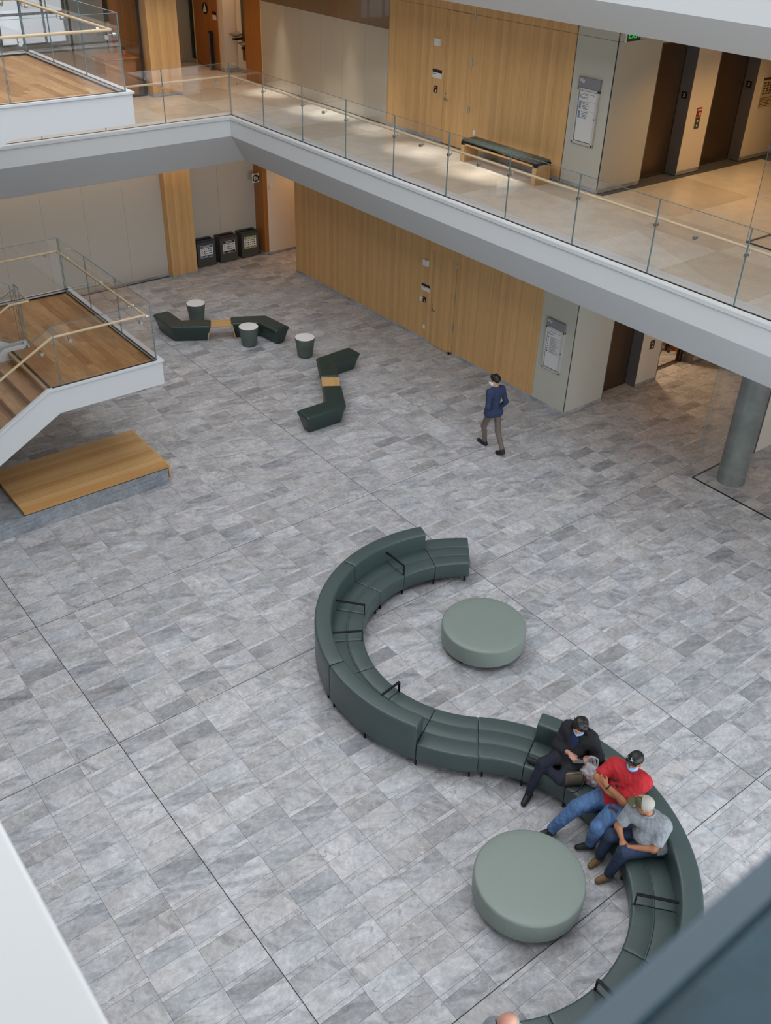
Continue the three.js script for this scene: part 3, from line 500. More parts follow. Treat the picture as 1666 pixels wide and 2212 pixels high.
// ---- staircases: white stringers, oak treads and landing boards, glass and handrails
function staircase(level) {
  const yl = level === 1 ? YL : YU, lowY = level === 1 ? 0 : Y2, hiY = level === 1 ? Y2 : Y3;
  const X0 = -2.80, XB = -4.92, ZF = -2.74, ZM = -4.80, ZM2 = -4.98, ZB = -7.02;   // outer edge, bend, front, inner stringers, back
  const t = thing('staircase', level === 1 ? 'oak and white staircase landing above the wooden platform bench' : 'oak and white upper staircase landing in front of the glazed room', 'staircase');
  const run = 0.292, n = Math.round((yl - lowY) / 0.166), rise = (yl - lowY) / n, nu = Math.round((hiY - yl) / 0.166), riseU = (hiY - yl) / nu;
  const slope = rise / run, slopeU = riseU / run, xd = XB - 0.02;
  // stringers as profiles in x,y
  const xEnd = xd - Math.min(n * run, 4.6), yEnd = yl - (xd - xEnd) * slope;
  const lip = 0.10, dep = 0.425;
  const frontProf = (dy0, dy1) => [[X0, yl + dy0], [X0, yl + dy1], [XB + 0.10, yl + dy1], [xEnd, yEnd + dy1 - 0.03], [xEnd, yEnd + dy0 + 0.02], [XB - 0.05, yl + dy0]];
  part(t, 'stringer', profileZ(frontProf(0.06, -dep), ZF - 0.06, ZF - 0.02), M.white);
  part(t, 'stringer_cap', profileZ([[X0 + 0.03, yl + 0.062], [X0 + 0.03, yl + 0.03], [XB - 0.045, yl + 0.03], [xEnd, yEnd + 0.045], [xEnd, yEnd + 0.082], [XB - 0.055, yl + 0.062]], ZF - 0.09, ZF + 0.01), M.white);
  part(t, 'landing_fascia', merge([bx(X0 - 0.06, X0 - 0.02, yl - dep, yl + 0.055, ZB + 0.02, ZF - 0.06), bx(X0 - 0.11, X0 + 0.03, yl + 0.03, yl + 0.062, ZB - 0.03, ZF - 0.09)]), M.white);
  part(t, 'stringer', profileZ([[X0 - 0.06, yl + 0.06], [X0 - 0.06, yl - dep], [XB + 0.1, yl - dep], [xd - 4.2, yl - dep + 4.0 * slopeU], [xd - 4.2, yl + 4.2 * slopeU + 0.08], [XB - 0.02, yl + 0.06]], ZB - 0.02, ZB + 0.02), M.white);
  part(t, 'landing_edge', bx(XB, X0 - 0.02, yl + 0.03, yl + 0.062, ZB - 0.03, ZB + 0.07), M.white);
  part(t, 'landing_soffit', bx(XB - 0.1, X0 - 0.06, yl - dep, yl - dep + 0.03, ZB + 0.02, ZF - 0.06), M.white);
  // inner stringers meet in a point at the landing
  part(t, 'inner_stringer', profileZ([[XB + 0.36, yl + 0.06], [XB + 0.36, yl - dep], [XB + 0.1, yl - dep], [xEnd, yEnd - dep - 0.02], [xEnd, yEnd + 0.08], [XB - 0.05, yl + 0.06]], ZM - 0.03, ZM + 0.03), M.white);
  part(t, 'inner_stringer', profileZ([[XB + 0.36, yl + 0.06], [XB + 0.36, yl - dep], [XB + 0.3, yl - dep], [xd - 4.2, yl - dep + 4.3 * slopeU], [xd - 4.2, yl + 4.3 * slopeU + 0.12], [XB + 0.12, yl + 0.06]], ZM2 - 0.03, ZM2 + 0.03), M.white);
  part(t, 'inner_stringer_end', bx(XB + 0.33, XB + 0.40, yl - dep, yl + 0.062, ZM2 - 0.03, ZM + 0.03), M.white);
  // landing boards along z
  const rand = rng(91 + level); const mats = [M.plank, M.plankB, M.plankC];
  part(t, 'nosing', ubx(XB - 0.03, XB + 0.028, yl - 0.05, yl + 0.0, ZM + 0.03, ZF - 0.06, 1.2), M.plank); part(t, 'nosing_strip', bx(XB + 0.03, XB + 0.075, yl - 0.03, yl + 0.0015, ZM + 0.03, ZF - 0.06), M.black);
  for (let x = XB + 0.08, i = 0; x < X0 - 0.12; x += 0.142, i++) {
    let z = ZB + 0.07; const zEnd = ZF - 0.09;
    while (z < zEnd - 0.02) { let L = 0.9 + rand() * 1.3; if (zEnd - z - L < 0.4) L = zEnd - z; part(t, 'board', ubx(x + 0.0006, Math.min(x + 0.1414, X0 - 0.10), yl - 0.03, yl, z + 0.0006, z + L - 0.0006, 1.2, false, [rand(), rand()]), mats[Math.floor(rand() * 3)]); z += L; }
  }
  part(t, 'board', ubx(XB - 0.02, XB + 0.079, yl - 0.03, yl - 0.001, ZB + 0.02, ZM2 - 0.03, 1.2), M.plank);
  // flight down along the front, flight up along the back
  const nVis = Math.min(n - 1, 15);
  for (let i = 1; i <= nVis; i++) {
    const x1 = XB - 0.0 - (i - 1) * run, y = yl - i * rise;
    part(t, 'riser', ubx(x1 - 0.012, x1, y - 0.005, y + rise - 0.04, ZM + 0.03, ZF - 0.06, 1.2, false, [0.3, 0.1 * i]), M.plankC);
    part(t, 'tread', ubx(x1 - run - 0.022, x1 - 0.004, y - 0.045, y, ZM + 0.03, ZF - 0.06, 1.2, false, [0.17 * i, 0]), mats[i % 2]);
  }
  for (let i = 1; i <= Math.min(nu - 1, 13); i++) {
    const x1 = XB - 0.02 - (i - 1) * run, y = yl + i * riseU;
    part(t, 'riser', ubx(x1 - 0.012, x1, y - riseU, y - 0.02, ZB + 0.02, ZM2 - 0.03, 1.2, false, [0.2, 0.1 * i]), M.plankC);
    part(t, 'tread', ubx(x1 - run - 0.01, x1 + 0.015, y - 0.045, y, ZB + 0.02, ZM2 - 0.03, 1.2, false, [0.21 * i, 0.4]), mats[i % 2]);
  }
  // glass: front run, outer side, back run
  const gt = 1.17, gx = X0 - 0.085, gzf = ZF - 0.065, gzb = ZB + 0.04, yg = yl + 0.0;
  const sl = (x) => yl - (XB - x) * slope;
  glassPanel(t, [[XB + 0.22, yg, gzf], [gx - 0.012, yg, gzf], [gx - 0.012, yl + gt, gzf], [XB + 0.22, yl + gt, gzf]]);
  glassPanel(t, [[xEnd, yEnd + 0.02, gzf], [XB + 0.205, yg, gzf], [XB + 0.205, yl + gt, gzf], [xEnd, sl(xEnd) + gt - 0.02 + 0.0, gzf]]);
  const js = [gzf, -4.26, -5.67, gzb]; for (let i = 0; i < 3; i++) glassPanel(t, [[gx, yg, js[i] - 0.004], [gx, yg, js[i + 1] + 0.004], [gx, yl + gt, js[i + 1] + 0.004], [gx, yl + gt, js[i] - 0.004]]);
  glassPanel(t, [[gx - 0.02, yg, gzb], [XB + 0.1, yg, gzb], [XB + 0.1, yl + gt, gzb], [gx - 0.02, yl + gt, gzb]]);
  glassPanel(t, [[XB + 0.09, yg, gzb], [xd - 4, yl + 4.2 * slopeU, gzb], [xd - 4, yl + 4.2 * slopeU + gt, gzb], [XB + 0.09, yl + gt, gzb]]);
  glassPanel(t, [[xEnd, yEnd + 0.02, ZM], [XB + 0.30, yg, ZM], [XB + 0.30, yl + gt - 0.02, ZM], [xEnd, sl(xEnd) + gt - 0.15, ZM]]);
  glassPanel(t, [[XB + 0.30, yg, ZM2], [xd - 4, yl + 4.35 * slopeU, ZM2], [xd - 4, yl + 4.35 * slopeU + gt, ZM2], [XB + 0.30, yl + gt, ZM2]]);
  glassPanel(t, [[XB + 0.385, yg, ZM + 0.02], [XB + 0.385, yg, ZM2 - 0.02], [XB + 0.385, yl + gt, ZM2 - 0.02], [XB + 0.385, yl + gt, ZM + 0.02]]);
  part(t, 'shoe_channel', merge([bx(gx - 0.02, gx + 0.014, yl - 0.01, yl + 0.064, ZB + 0.02, ZF - 0.05), bx(XB + 0.05, gx, yl - 0.01, yl + 0.064, gzf - 0.025, gzf + 0.02), bx(XB, gx, yl - 0.01, yl + 0.064, gzb - 0.02, gzb + 0.025), profileZ([[XB + 0.06, yl + 0.064], [XB + 0.06, yl + 0.02], [xEnd, yEnd], [xEnd, yEnd + 0.05]], gzf - 0.025, gzf + 0.02)]), M.black);
  const ry = yl + 0.93, off = 0.09;
  part(t, 'handrail', railGeo([[xEnd, sl(xEnd) + 0.95, gzf - off], [XB + 0.22, ry, gzf - off], [gx - off, ry, gzf - off], [gx - off, ry, gzb + off], [XB + 0.1, ry, gzb + off], [xd - 4, ry + 4.2 * slopeU, gzb + off]], 0.022), M.rail);
  part(t, 'handrail', railGeo([[xEnd, sl(xEnd) + 0.93, ZM + 0.09], [XB + 0.16, ry - 0.02, ZM + 0.09], [XB + 0.5, ry - 0.02, ZM + 0.09], [XB + 0.5, ry, ZM2 - 0.09], [XB + 0.2, ry, ZM2 - 0.09], [xd - 4, ry + 4.2 * slopeU, ZM2 - 0.09]], 0.022), M.rail);
  for (const x of [XB + 0.5, -3.1]) bracket(t, [x, ry - 0.085, gzf], [0, 0, -1], [x, ry, gzf - off]);
  bracket(t, [XB - 0.02, ry - 0.21, gzf], [0, 0, -1], [XB - 0.02, ry - 0.13, gzf - off]);
  for (const z of [-3.0, -3.6, -5.0, -6.6]) bracket(t, [gx, ry - 0.085, z], [-1, 0, 0], [gx - off, ry, z]);
  for (const x of [-3.2, -4.4]) bracket(t, [x, ry - 0.085, gzb], [0, 0, 1], [x, ry, gzb + off]);
  for (const x of [XB + 0.2, XB - 0.15]) bracket(t, [x, ry - 0.12 - (x < XB ? 0.09 : 0), ZM], [0, 0, 1], [x, ry - 0.02 - (x < XB ? 0.14 : 0), ZM + 0.09]);
}
staircase(1); staircase(2);
// ---- oak platform bench on a marble plinth under the landing
{
  const t = thing('platform_bench', 'low oak slat platform on a grey marble plinth under the stair landing', 'bench');
  const x0 = -5.845, x1 = -2.99, z1 = -2.59, z0 = -4.26, h = 0.42;
  part(t, 'plinth', merge([ubx(-8.6, x1 - 0.01, 0, h - 0.085, -4.2, z1 - 0.02, 2.44), ubx(x0 + 0.1, x1 - 0.1, h - 0.085, h - 0.06, -4.1, z1 - 0.12, 2.44), ubx(-8.6, x1 - 0.02, 0, 0.2, z1 - 0.05, z1 + 0.0, 2.44)]), M.marbleSlab);
  const nb = 9, w = (z1 - z0) / nb, mats = [M.wood, M.plankB, M.wood]; for (let i = 0; i < nb; i++) part(t, 'slat', uvM(rbx(x0, x1, h - 0.06, h, z0 + i * w + 0.0008, z0 + (i + 1) * w - 0.0008, 0.003, 1), 1.6, true, [0.31 * i, 0]), i % 3 === 2 ? M.woodMid : M.wood);
  part(t, 'end_panel', ubx(x1, x1 + 0.035, h - 0.30, h, z0, z1, 1.6, true), M.wood);
}

// ================================================================== FURNITURE
// ---- curved sofa: modules of three seat sections on a circle
const RI = 1.765, RO = 2.52, RB = 2.265, SEC = 19.65 * Math.PI / 180;
function sweep(cx, cz, a0, a1, prof, endInset) { // closed profile (r,y) swept from a0 to a1, ends softened
  const N = 14, st = []; const len = (a1 - a0) * 2.1, e = 0.018 / 2.1 * Math.sign(a1 - a0);
  const cr = prof.reduce((s, p) => s + p[0], 0) / prof.length, cy = prof.reduce((s, p) => s + p[1], 0) / prof.length;
  st.push([a0, endInset], [a0 + e * 0.35, endInset * 0.35], [a0 + e, 0]); for (let i = 1; i < N; i++) st.push([a0 + (a1 - a0) * i / N, 0]); st.push([a1 - e, 0], [a1 - e * 0.35, endInset * 0.35], [a1, endInset]);
  const pos = [], idx = [], m = prof.length, up = prof.map(p => p[1]);
  const yMin = Math.min(...up);
  for (const [a, ins] of st) for (const [r, y] of prof) { const rr = r + Math.sign(cr - r) * Math.min(ins, Math.abs(cr - r)), yy = y - (y > yMin + 0.05 ? ins : 0); pos.push(cx + rr * Math.cos(a), yy, cz + rr * Math.sin(a)); }
  for (let i = 0; i + 1 < st.length; i++) for (let j = 0; j < m; j++) { const k = (j + 1) % m, p = i * m + j, q = i * m + k, s = p + m, u = q + m; idx.push(p, s, q, q, s, u); }
  for (const [base, flip] of [[0, false], [(st.length - 1) * m, true]]) { const tri = THREE.ShapeUtils.triangulateShape(prof.map(p => new THREE.Vector2(p[0], p[1])), []); for (const [p, q, r] of tri) flip ? idx.push(base + p, base + r, base + q) : idx.push(base + p, base + q, base + r); }
  let g = new THREE.BufferGeometry(); g.setAttribute('position', new THREE.Float32BufferAttribute(pos, 3)); g.setIndex(idx);
  // make faces point outward
  g.computeBoundingBox(); g = g.toNonIndexed(); g.computeVertexNormals();
  const P = g.attributes.position; let vol = 0; const A = V3(), B = V3(), Cc = V3(); for (let i = 0; i < P.count; i += 3) { A.fromBufferAttribute(P, i); B.fromBufferAttribute(P, i + 1); Cc.fromBufferAttribute(P, i + 2); vol += A.dot(B.cross(Cc)); }
  if (vol < 0) { const arr = P.array; for (let i = 0; i < arr.length; i += 9) for (let q = 0; q < 3; q++) { const s = arr[i + 3 + q]; arr[i + 3 + q] = arr[i + 6 + q]; arr[i + 6 + q] = s; } }
  g = mergeVertices((() => { const h = new THREE.BufferGeometry(); h.setAttribute('position', P); return h; })(), 1e-5); g = toCreasedNormals(g, 0.7); return uvM(g, 0.5);
}
function arcPts(cx, cy, r, a0, a1, n) { const o = []; for (let i = 0; i <= n; i++) { const a = a0 + (a1 - a0) * i / n; o.push([cx + r * Math.cos(a), cy + r * Math.sin(a)]); } return o; }
function seatProfile(r0, r1, seams, y0 = 0.125, y1 = 0.425) {
  const p = [[r0 + 0.02, y0], ...arcPts(r0 + 0.035, y1 - 0.035, 0.035, Math.PI, Math.PI / 2, 5)];
  for (const s of seams) p.push([s - 0.07, y1 + 0.006], [s - 0.016, y1 - 0.004], [s - 0.006, y1 + 0.006], [s + 0.006, y1 + 0.006], [s + 0.016, y1 - 0.004], [s + 0.07, y1 + 0.006]);
  p.push(...arcPts(r1 - 0.03, y1 - 0.03, 0.03, Math.PI / 2, 0, 4), [r1, y0]); return p;
}
const backProfile = [[RB + 0.01, 0.30], [RB - 0.005, 0.45], ...arcPts(RB + 0.035, 0.715, 0.035, Math.PI, Math.PI / 2, 5), ...arcPts(RO - 0.04, 0.71, 0.04, Math.PI / 2, 0, 5), [RO, 0.5], [RO - 0.004, 0.125], [RB + 0.05, 0.125]];
function sofaModule(cx, cz, a0, dir, label, plan, arms) { // plan: for each of three sections true = with back
  const t = thing('curved_sofa', label, 'sofa');
  for (let i = 0; i < 3; i++) {
    const p = a0 + dir * (i * SEC + 0.0022), q = a0 + dir * ((i + 1) * SEC - 0.0022);
    part(t, 'seat_section', sweep(cx, cz, p, q, plan[i] ? seatProfile(RI, RB + 0.03, [2.02]) : seatProfile(RI, RO, [2.02, 2.26]), 0.006), M.leather);
  }
  const bs = plan.map((v, i) => v ? i : -1).filter(i => i >= 0);
  part(t, 'backrest', sweep(cx, cz, a0 + dir * (bs[0] * SEC + 0.003), a0 + dir * ((bs[bs.length - 1] + 1) * SEC - 0.003), backProfile, 0.008), M.leather);
  part(t, 'underframe', sweep(cx, cz, a0 + dir * 0.02, a0 + dir * (3 * SEC - 0.02), [[RI + 0.06, 0.10], [RI + 0.06, 0.13], [RO - 0.06, 0.13], [RO - 0.06, 0.10]], 0), M.black);
  for (const i of [0.12, 1, 2, 2.88]) for (const r of [RI + 0.05, RO - 0.03]) { const a = a0 + dir * i * SEC, g = bx(-0.012, 0.012, 0.0, 0.12, -0.012, 0.012).rotateY(-a).translate(cx + r * Math.cos(a), 0, cz + r * Math.sin(a)); part(t, 'leg', g, M.blackMetal); }
  for (const i of arms) {
    const a = a0 + dir * i * SEC, g = merge([rbx(1.79, 2.275, 0.602, 0.616, -0.02, 0.02, 0.004), rbx(1.79, 1.804, 0.42, 0.61, -0.02, 0.02, 0.004), rbx(2.262, 2.275, 0.42, 0.61, -0.02, 0.02, 0.004)]).rotateY(-a).translate(cx, 0, cz);
    part(t, 'armrest', g, M.blackMetal);
  }
}
const K1 = [-1.42, 4.60], K2 = [-4.282, 7.788], dg = Math.PI / 180;
sofaModule(...K1, -51.3 * dg, -1, 'curved green leather sofa section with an open end seat near the walking man', [false, true, true], [2]);
sofaModule(...K1, -51.3 * dg - 3 * SEC, -1, 'middle green sofa section with two black armrests behind the small ottoman', [true, true, true], [1, 2]);
sofaModule(...K1, -51.3 * dg - 6 * SEC, -1, 'green sofa section with one armrest and a backless end at the bend of the S', [true, true, false], [1]);
sofaModule(...K2, -48.1 * dg, 1, 'green sofa section the woman in black sits on', [false, true, true], []);
sofaModule(...K2, -48.1 * dg + 3 * SEC, 1, 'green sofa section the man in the grey shirt sits on', [true, true, true], [1, 2]);
sofaModule(...K2, -48.1 * dg + 6 * SEC, 1, 'end green sofa section with one armrest by the bald seated person', [true, true, false], [1]);
// ---- round ottomans
function ottoman(x, z, label) {
  const t = thing('round_ottoman', label, 'ottoman', { at: [x, 0, z] });
  const R = 0.667, pr = [[0.001, 0.432], [0.3, 0.434], [0.55, 0.43], [R - 0.05, 0.424], ...arcPts(R - 0.035, 0.385, 0.035, Math.PI / 2, 0, 6), [R + 0.002, 0.25], [R - 0.004, 0.105], [R - 0.06, 0.10], [0.001, 0.10]];
  part(t, 'cushion', uvM(toCreasedNormals(new THREE.LatheGeometry(pr.map(p => new THREE.Vector2(...p)), 96), 0.6), 0.5), M.sage);
  part(t, 'piping', new THREE.TorusGeometry(R - 0.003, 0.004, 6, 96).rotateX(Math.PI / 2).translate(0, 0.378, 0), M.sage);
  for (let i = 0; i < 3; i++) { const a = 0.9 + i * 2.09; part(t, 'side_seam', bx(-0.0015, 0.0015, 0.11, 0.375, -0.003, 0.001).translate(0, 0, R + 0.002).rotateY(a), M.sage); }
  part(t, 'base_ring', new THREE.CylinderGeometry(R - 0.05, R - 0.06, 0.025, 64).translate(0, 0.09, 0), M.black);
  for (let i = 0; i < 5; i++) { const a = i * 1.2566 + 0.4; part(t, 'leg', new THREE.CylinderGeometry(0.014, 0.014, 0.09, 10).translate((R - 0.09) * Math.cos(a), 0.045, (R - 0.09) * Math.sin(a)), M.blackMetal); }
}
ottoman(-1.185, 4.51, 'round sage ottoman inside the curve with the two-armrest sofa section');
ottoman(-3.835, 8.17, 'round sage ottoman in front of the seated people');
// ---- V-shaped benches joined by an oak bridge
function vSeat(parent, F, a, b) { // outer bend F, arm end points a and b
  const A = [a[0] - F[0], a[1] - F[1]], B = [b[0] - F[0], b[1] - F[1]], la = Math.hypot(...A), lb = Math.hypot(...B), ua = [A[0] / la, A[1] / la], ub = [B[0] / lb, B[1] / lb];
  const s = Math.abs(ua[0] * ub[1] - ua[1] * ub[0]), w = 0.44, N = [F[0] + w / s * (ua[0] + ub[0]), F[1] + w / s * (ua[1] + ub[1])];
  const na = [N[0] - F[0], N[1] - F[1]], da = na[0] * ua[0] + na[1] * ua[1], db = na[0] * ub[0] + na[1] * ub[1], pa = [na[0] - da * ua[0], na[1] - da * ua[1]], pb = [na[0] - db * ub[0], na[1] - db * ub[1]];
  const poly = [F, a, [a[0] + pa[0], a[1] + pa[1]], N, [b[0] + pb[0], b[1] + pb[1]], b];
  const area = poly.reduce((t, p, i) => { const q = poly[(i + 1) % 6]; return t + p[0] * q[1] - q[0] * p[1]; }, 0); if (area < 0) poly.reverse();
  // rounded outline
  const ring = (inset, rad) => { const out = []; const n = 6; const P = poly.map((p, i) => { const q = poly[(i + 5) % n], r = poly[(i + 1) % n]; const e1 = [p[0] - q[0], p[1] - q[1]], e2 = [r[0] - p[0], r[1] - p[1]], l1 = Math.hypot(...e1), l2 = Math.hypot(...e2); const n1 = [-e1[1] / l1, e1[0] / l1], n2 = [-e2[1] / l2, e2[0] / l2]; const k = 1 + n1[0] * n2[0] + n1[1] * n2[1]; return [p[0] + inset * (n1[0] + n2[0]) / k, p[1] + inset * (n1[1] + n2[1]) / k]; });
    for (let i = 0; i < n; i++) { const p = P[i], q = P[(i + 5) % n], r = P[(i + 1) % n]; const d1 = Math.hypot(q[0] - p[0], q[1] - p[1]), d2 = Math.hypot(r[0] - p[0], r[1] - p[1]); const s0 = [p[0] + (q[0] - p[0]) * rad / d1, p[1] + (q[1] - p[1]) * rad / d1], s1 = [p[0] + (r[0] - p[0]) * rad / d2, p[1] + (r[1] - p[1]) * rad / d2]; for (let k = 0; k <= 6; k++) { const t = k / 6, u = 1 - t; out.push([u * u * s0[0] + 2 * u * t * p[0] + t * t * s1[0], u * u * s0[1] + 2 * u * t * p[1] + t * t * s1[1]]); } } return out; };
  const levels = [[0.10, 0.015], [0.095, 0.03], [0.03, 0.30], [0.0, 0.385], [0.002, 0.405], [0.012, 0.422], [0.03, 0.432], [0.07, 0.436]];
  const rings = levels.map(([i, y]) => ring(i, 0.05).map(p => [p[0], y, p[1]])), m = rings[0].length, pos = [], idx = []; rings.forEach(r => r.forEach(p => pos.push(...p)));
  for (let i = 0; i + 1 < rings.length; i++) for (let j = 0; j < m; j++) { const k = (j + 1) % m; idx.push(i * m + j, (i + 1) * m + j, i * m + k, i * m + k, (i + 1) * m + j, (i + 1) * m + k); }
  const tri = THREE.ShapeUtils.triangulateShape(rings[7].map(p => new THREE.Vector2(p[0], -p[2])).reverse(), []).map(t => t.map(v => m - 1 - v)); for (const [x, y, z] of tri) { idx.push(7 * m + x, 7 * m + y, 7 * m + z); }
  let g = new THREE.BufferGeometry(); g.setAttribute('position', new THREE.Float32BufferAttribute(pos, 3)); g.setIndex(idx); g = toCreasedNormals(g, 0.9); part(parent, 'seat', uvM(g, 0.5), M.leatherDark); return poly;
}
function vBench(label, v1, v2, bridge) {
  const t = thing('angled_bench', label, 'bench'); vSeat(t, ...v1); vSeat(t, ...v2);
  const [p, q, w] = bridge, d = [q[0] - p[0], q[1] - p[1]], L = Math.hypot(...d), n = [-d[1] / L * w / 2, d[0] / L * w / 2], a = Math.atan2(-d[1], d[0]), c = [(p[0] + q[0]) / 2, (p[1] + q[1]) / 2];
  const at = g => uvM(g, 1.6, true).rotateY(a).translate(c[0], 0, c[1]);
  part(t, 'bridge', at(rbx(-L / 2, L / 2, 0.37, 0.40, -w / 2, w / 2, 0.004)), M.wood);
  for (const s of [-1, 1]) { const g = bx(-0.012, 0.012, 0, 0.39, -w / 2 + 0.01, w / 2 - 0.01); const P = g.attributes.position; for (let i = 0; i < P.count; i++) P.setX(i, P.getX(i) + s * (L / 2 - 0.0 + (1 - P.getY(i) / 0.39) * 0.07)); part(t, 'side_panel', at(g), M.wood); }
}
vBench('dark green angled bench with oak bridge beside the stair landing', [[0.10, -8.42], [0.10, -9.42], [0.95, -7.92]], [[2.47, -7.75], [1.66, -8.17], [2.58, -6.80]], [[1.04, -8.16], [1.55, -7.90], 0.40]);
vBench('dark green angled bench with short oak bridge toward the room centre', [[2.08, -4.91], [3.10, -4.97], [1.61, -4.06]], [[1.27, -2.56], [1.76, -3.42], [0.26, -2.56]], [[1.81, -3.94], [1.58, -3.57], 0.40]);
// ---- tapered drum tables
function drumTable(x, z, label) {
  const t = thing('drum_table', label, 'side table', { at: [x, 0, z], group: 'tapered drum tables with white tops' });
  part(t, 'body', new THREE.LatheGeometry([[0.001, 0.012], [0.18, 0.012], [0.186, 0.03], [0.248, 0.485], [0.25, 0.492], [0.24, 0.497], [0.001, 0.49]].map(p => new THREE.Vector2(...p)), 56), M.tableSide);
  part(t, 'top', new THREE.LatheGeometry([[0.001, 0.488], [0.236, 0.488], [0.24, 0.493], [0.24, 0.499], [0.236, 0.503], [0.001, 0.503]].map(p => new THREE.Vector2(...p)), 56), M.whiteTableTop, 'white round top');
  part(t, 'foot_ring', new THREE.CylinderGeometry(0.172, 0.172, 0.014, 40).translate(0, 0.007, 0), M.black);
}
drumTable(1.29, -9.31, 'drum table with white top behind the bench by the stair');
drumTable(1.65, -7.25, 'drum table with white top in front of the oak-bridged bench end');
drumTable(2.45, -5.92, 'drum table with white top standing alone between the two benches');
// ---- second floor bench
{
  const t = thing('bench', 'oak frame bench with green cushion on the second floor', 'bench');
  part(t, 'leg', ubx(4.83, 5.24, Y2 - 0.006, Y2 + 0.41, -3.34, -3.23, 1.6), M.wood); part(t, 'leg', ubx(4.83, 5.24, Y2 - 0.006, Y2 + 0.41, -1.20, -1.09, 1.6), M.wood);
  part(t, 'frame', merge([ubx(4.83, 4.87, Y2 + 0.34, Y2 + 0.41, -3.34, -1.09, 1.6, true), ubx(5.20, 5.24, Y2 + 0.34, Y2 + 0.41, -3.34, -1.09, 1.6, true), ubx(4.83, 5.24, Y2 + 0.38, Y2 + 0.41, -3.34, -1.09, 1.6, true)]), M.wood);
  part(t, 'cushion', rbx(4.835, 5.235, Y2 + 0.41, Y2 + 0.455, -3.335, -1.095, 0.018, 3), M.leather);
}
// ---- recycling, landfill and compost bins
function bin(x0, label, title, colour, lid) {
  const x1 = x0 + 0.60, z1 = -12.71, z0 = -13.06, h = 0.77, t = thing('waste_bin', label, 'bin');
  part(t, 'body', rbx(x0, x1, 0.01, h - 0.03, z0, z1, 0.006), M.bin);
  part(t, 'lid', merge([bx(x0, x1, h - 0.028, h, z0, z0 + 0.10), bx(x0, x1, h - 0.028, h, z1 - 0.10, z1), bx(x0, x0 + 0.07, h - 0.028, h, z0 + 0.1, z1 - 0.1), bx(x1 - 0.07, x1, h - 0.028, h, z0 + 0.1, z1 - 0.1)]), S({ color: lid, roughness: 0.45 }));
  part(t, 'slot', bx(x0 + 0.06, x1 - 0.06, h - 0.05, h - 0.024, z0 + 0.09, z1 - 0.09), M.black);
  const rand = rng(title.length * 77);
  const m = canvasMat(256, 256, (c, w, hh) => {
    c.fillStyle = '#d9d9d6'; c.fillRect(0, 0, w, hh); c.fillStyle = colour; c.fillRect(6, 6, w - 12, 46); c.fillRect(6, hh - 44, w - 12, 38);
    c.fillStyle = '#e8e8e4'; c.font = 'bold 34px sans-serif'; c.textAlign = 'center'; c.textBaseline = 'middle'; c.fillText(title, w / 2, 30);
    c.fillStyle = '#4a4a4a'; for (let r = 0; r < 3; r++) { for (let k = 0; k < 3; k++) c.fillRect(18, 66 + r * 46 + k * 9, 34 - k * 5, 4); for (let k = 0; k < 4; k++) { c.save(); c.translate(86 + k * 42, 80 + r * 46); c.rotate(rand() * 1.2 - 0.6); c.beginPath(); c.ellipse(0, 0, 8 + rand() * 7, 9 + rand() * 8, 0, 0, 7); c.fill(); c.restore(); } }
    c.fillStyle = '#e8e8e4'; c.beginPath(); c.arc(118, hh - 25, 8, 0, 7); c.arc(140, hh - 25, 8, 0, 7); c.fill(); c.fillRect(22, hh - 32, 18, 12);
  });
  const g = new THREE.PlaneGeometry(0.42, 0.36).translate((x0 + x1) / 2, 0.46, z1 + 0.003); part(t, 'label_sheet', merge([g, bx((x0 + x1) / 2 - 0.21, (x0 + x1) / 2 + 0.21, 0.28, 0.64, z1 - 0.002, z1 + 0.002)]), m, 'printed sorting sheet');
}
bin(3.22, 'grey bin with blue RECYCLE sheet beside the oak pier', 'RECYCLE', '#1c5c9c', 0x23263a);
bin(3.98, 'grey bin with black LANDFILL sheet between the two other bins', 'LANDFILL', '#16130f', 0x2a2420);
bin(4.72, 'grey bin with green COMPOST sheet under the restroom sign', 'COMPOST', '#7c8f2a', 0x1f3a30);
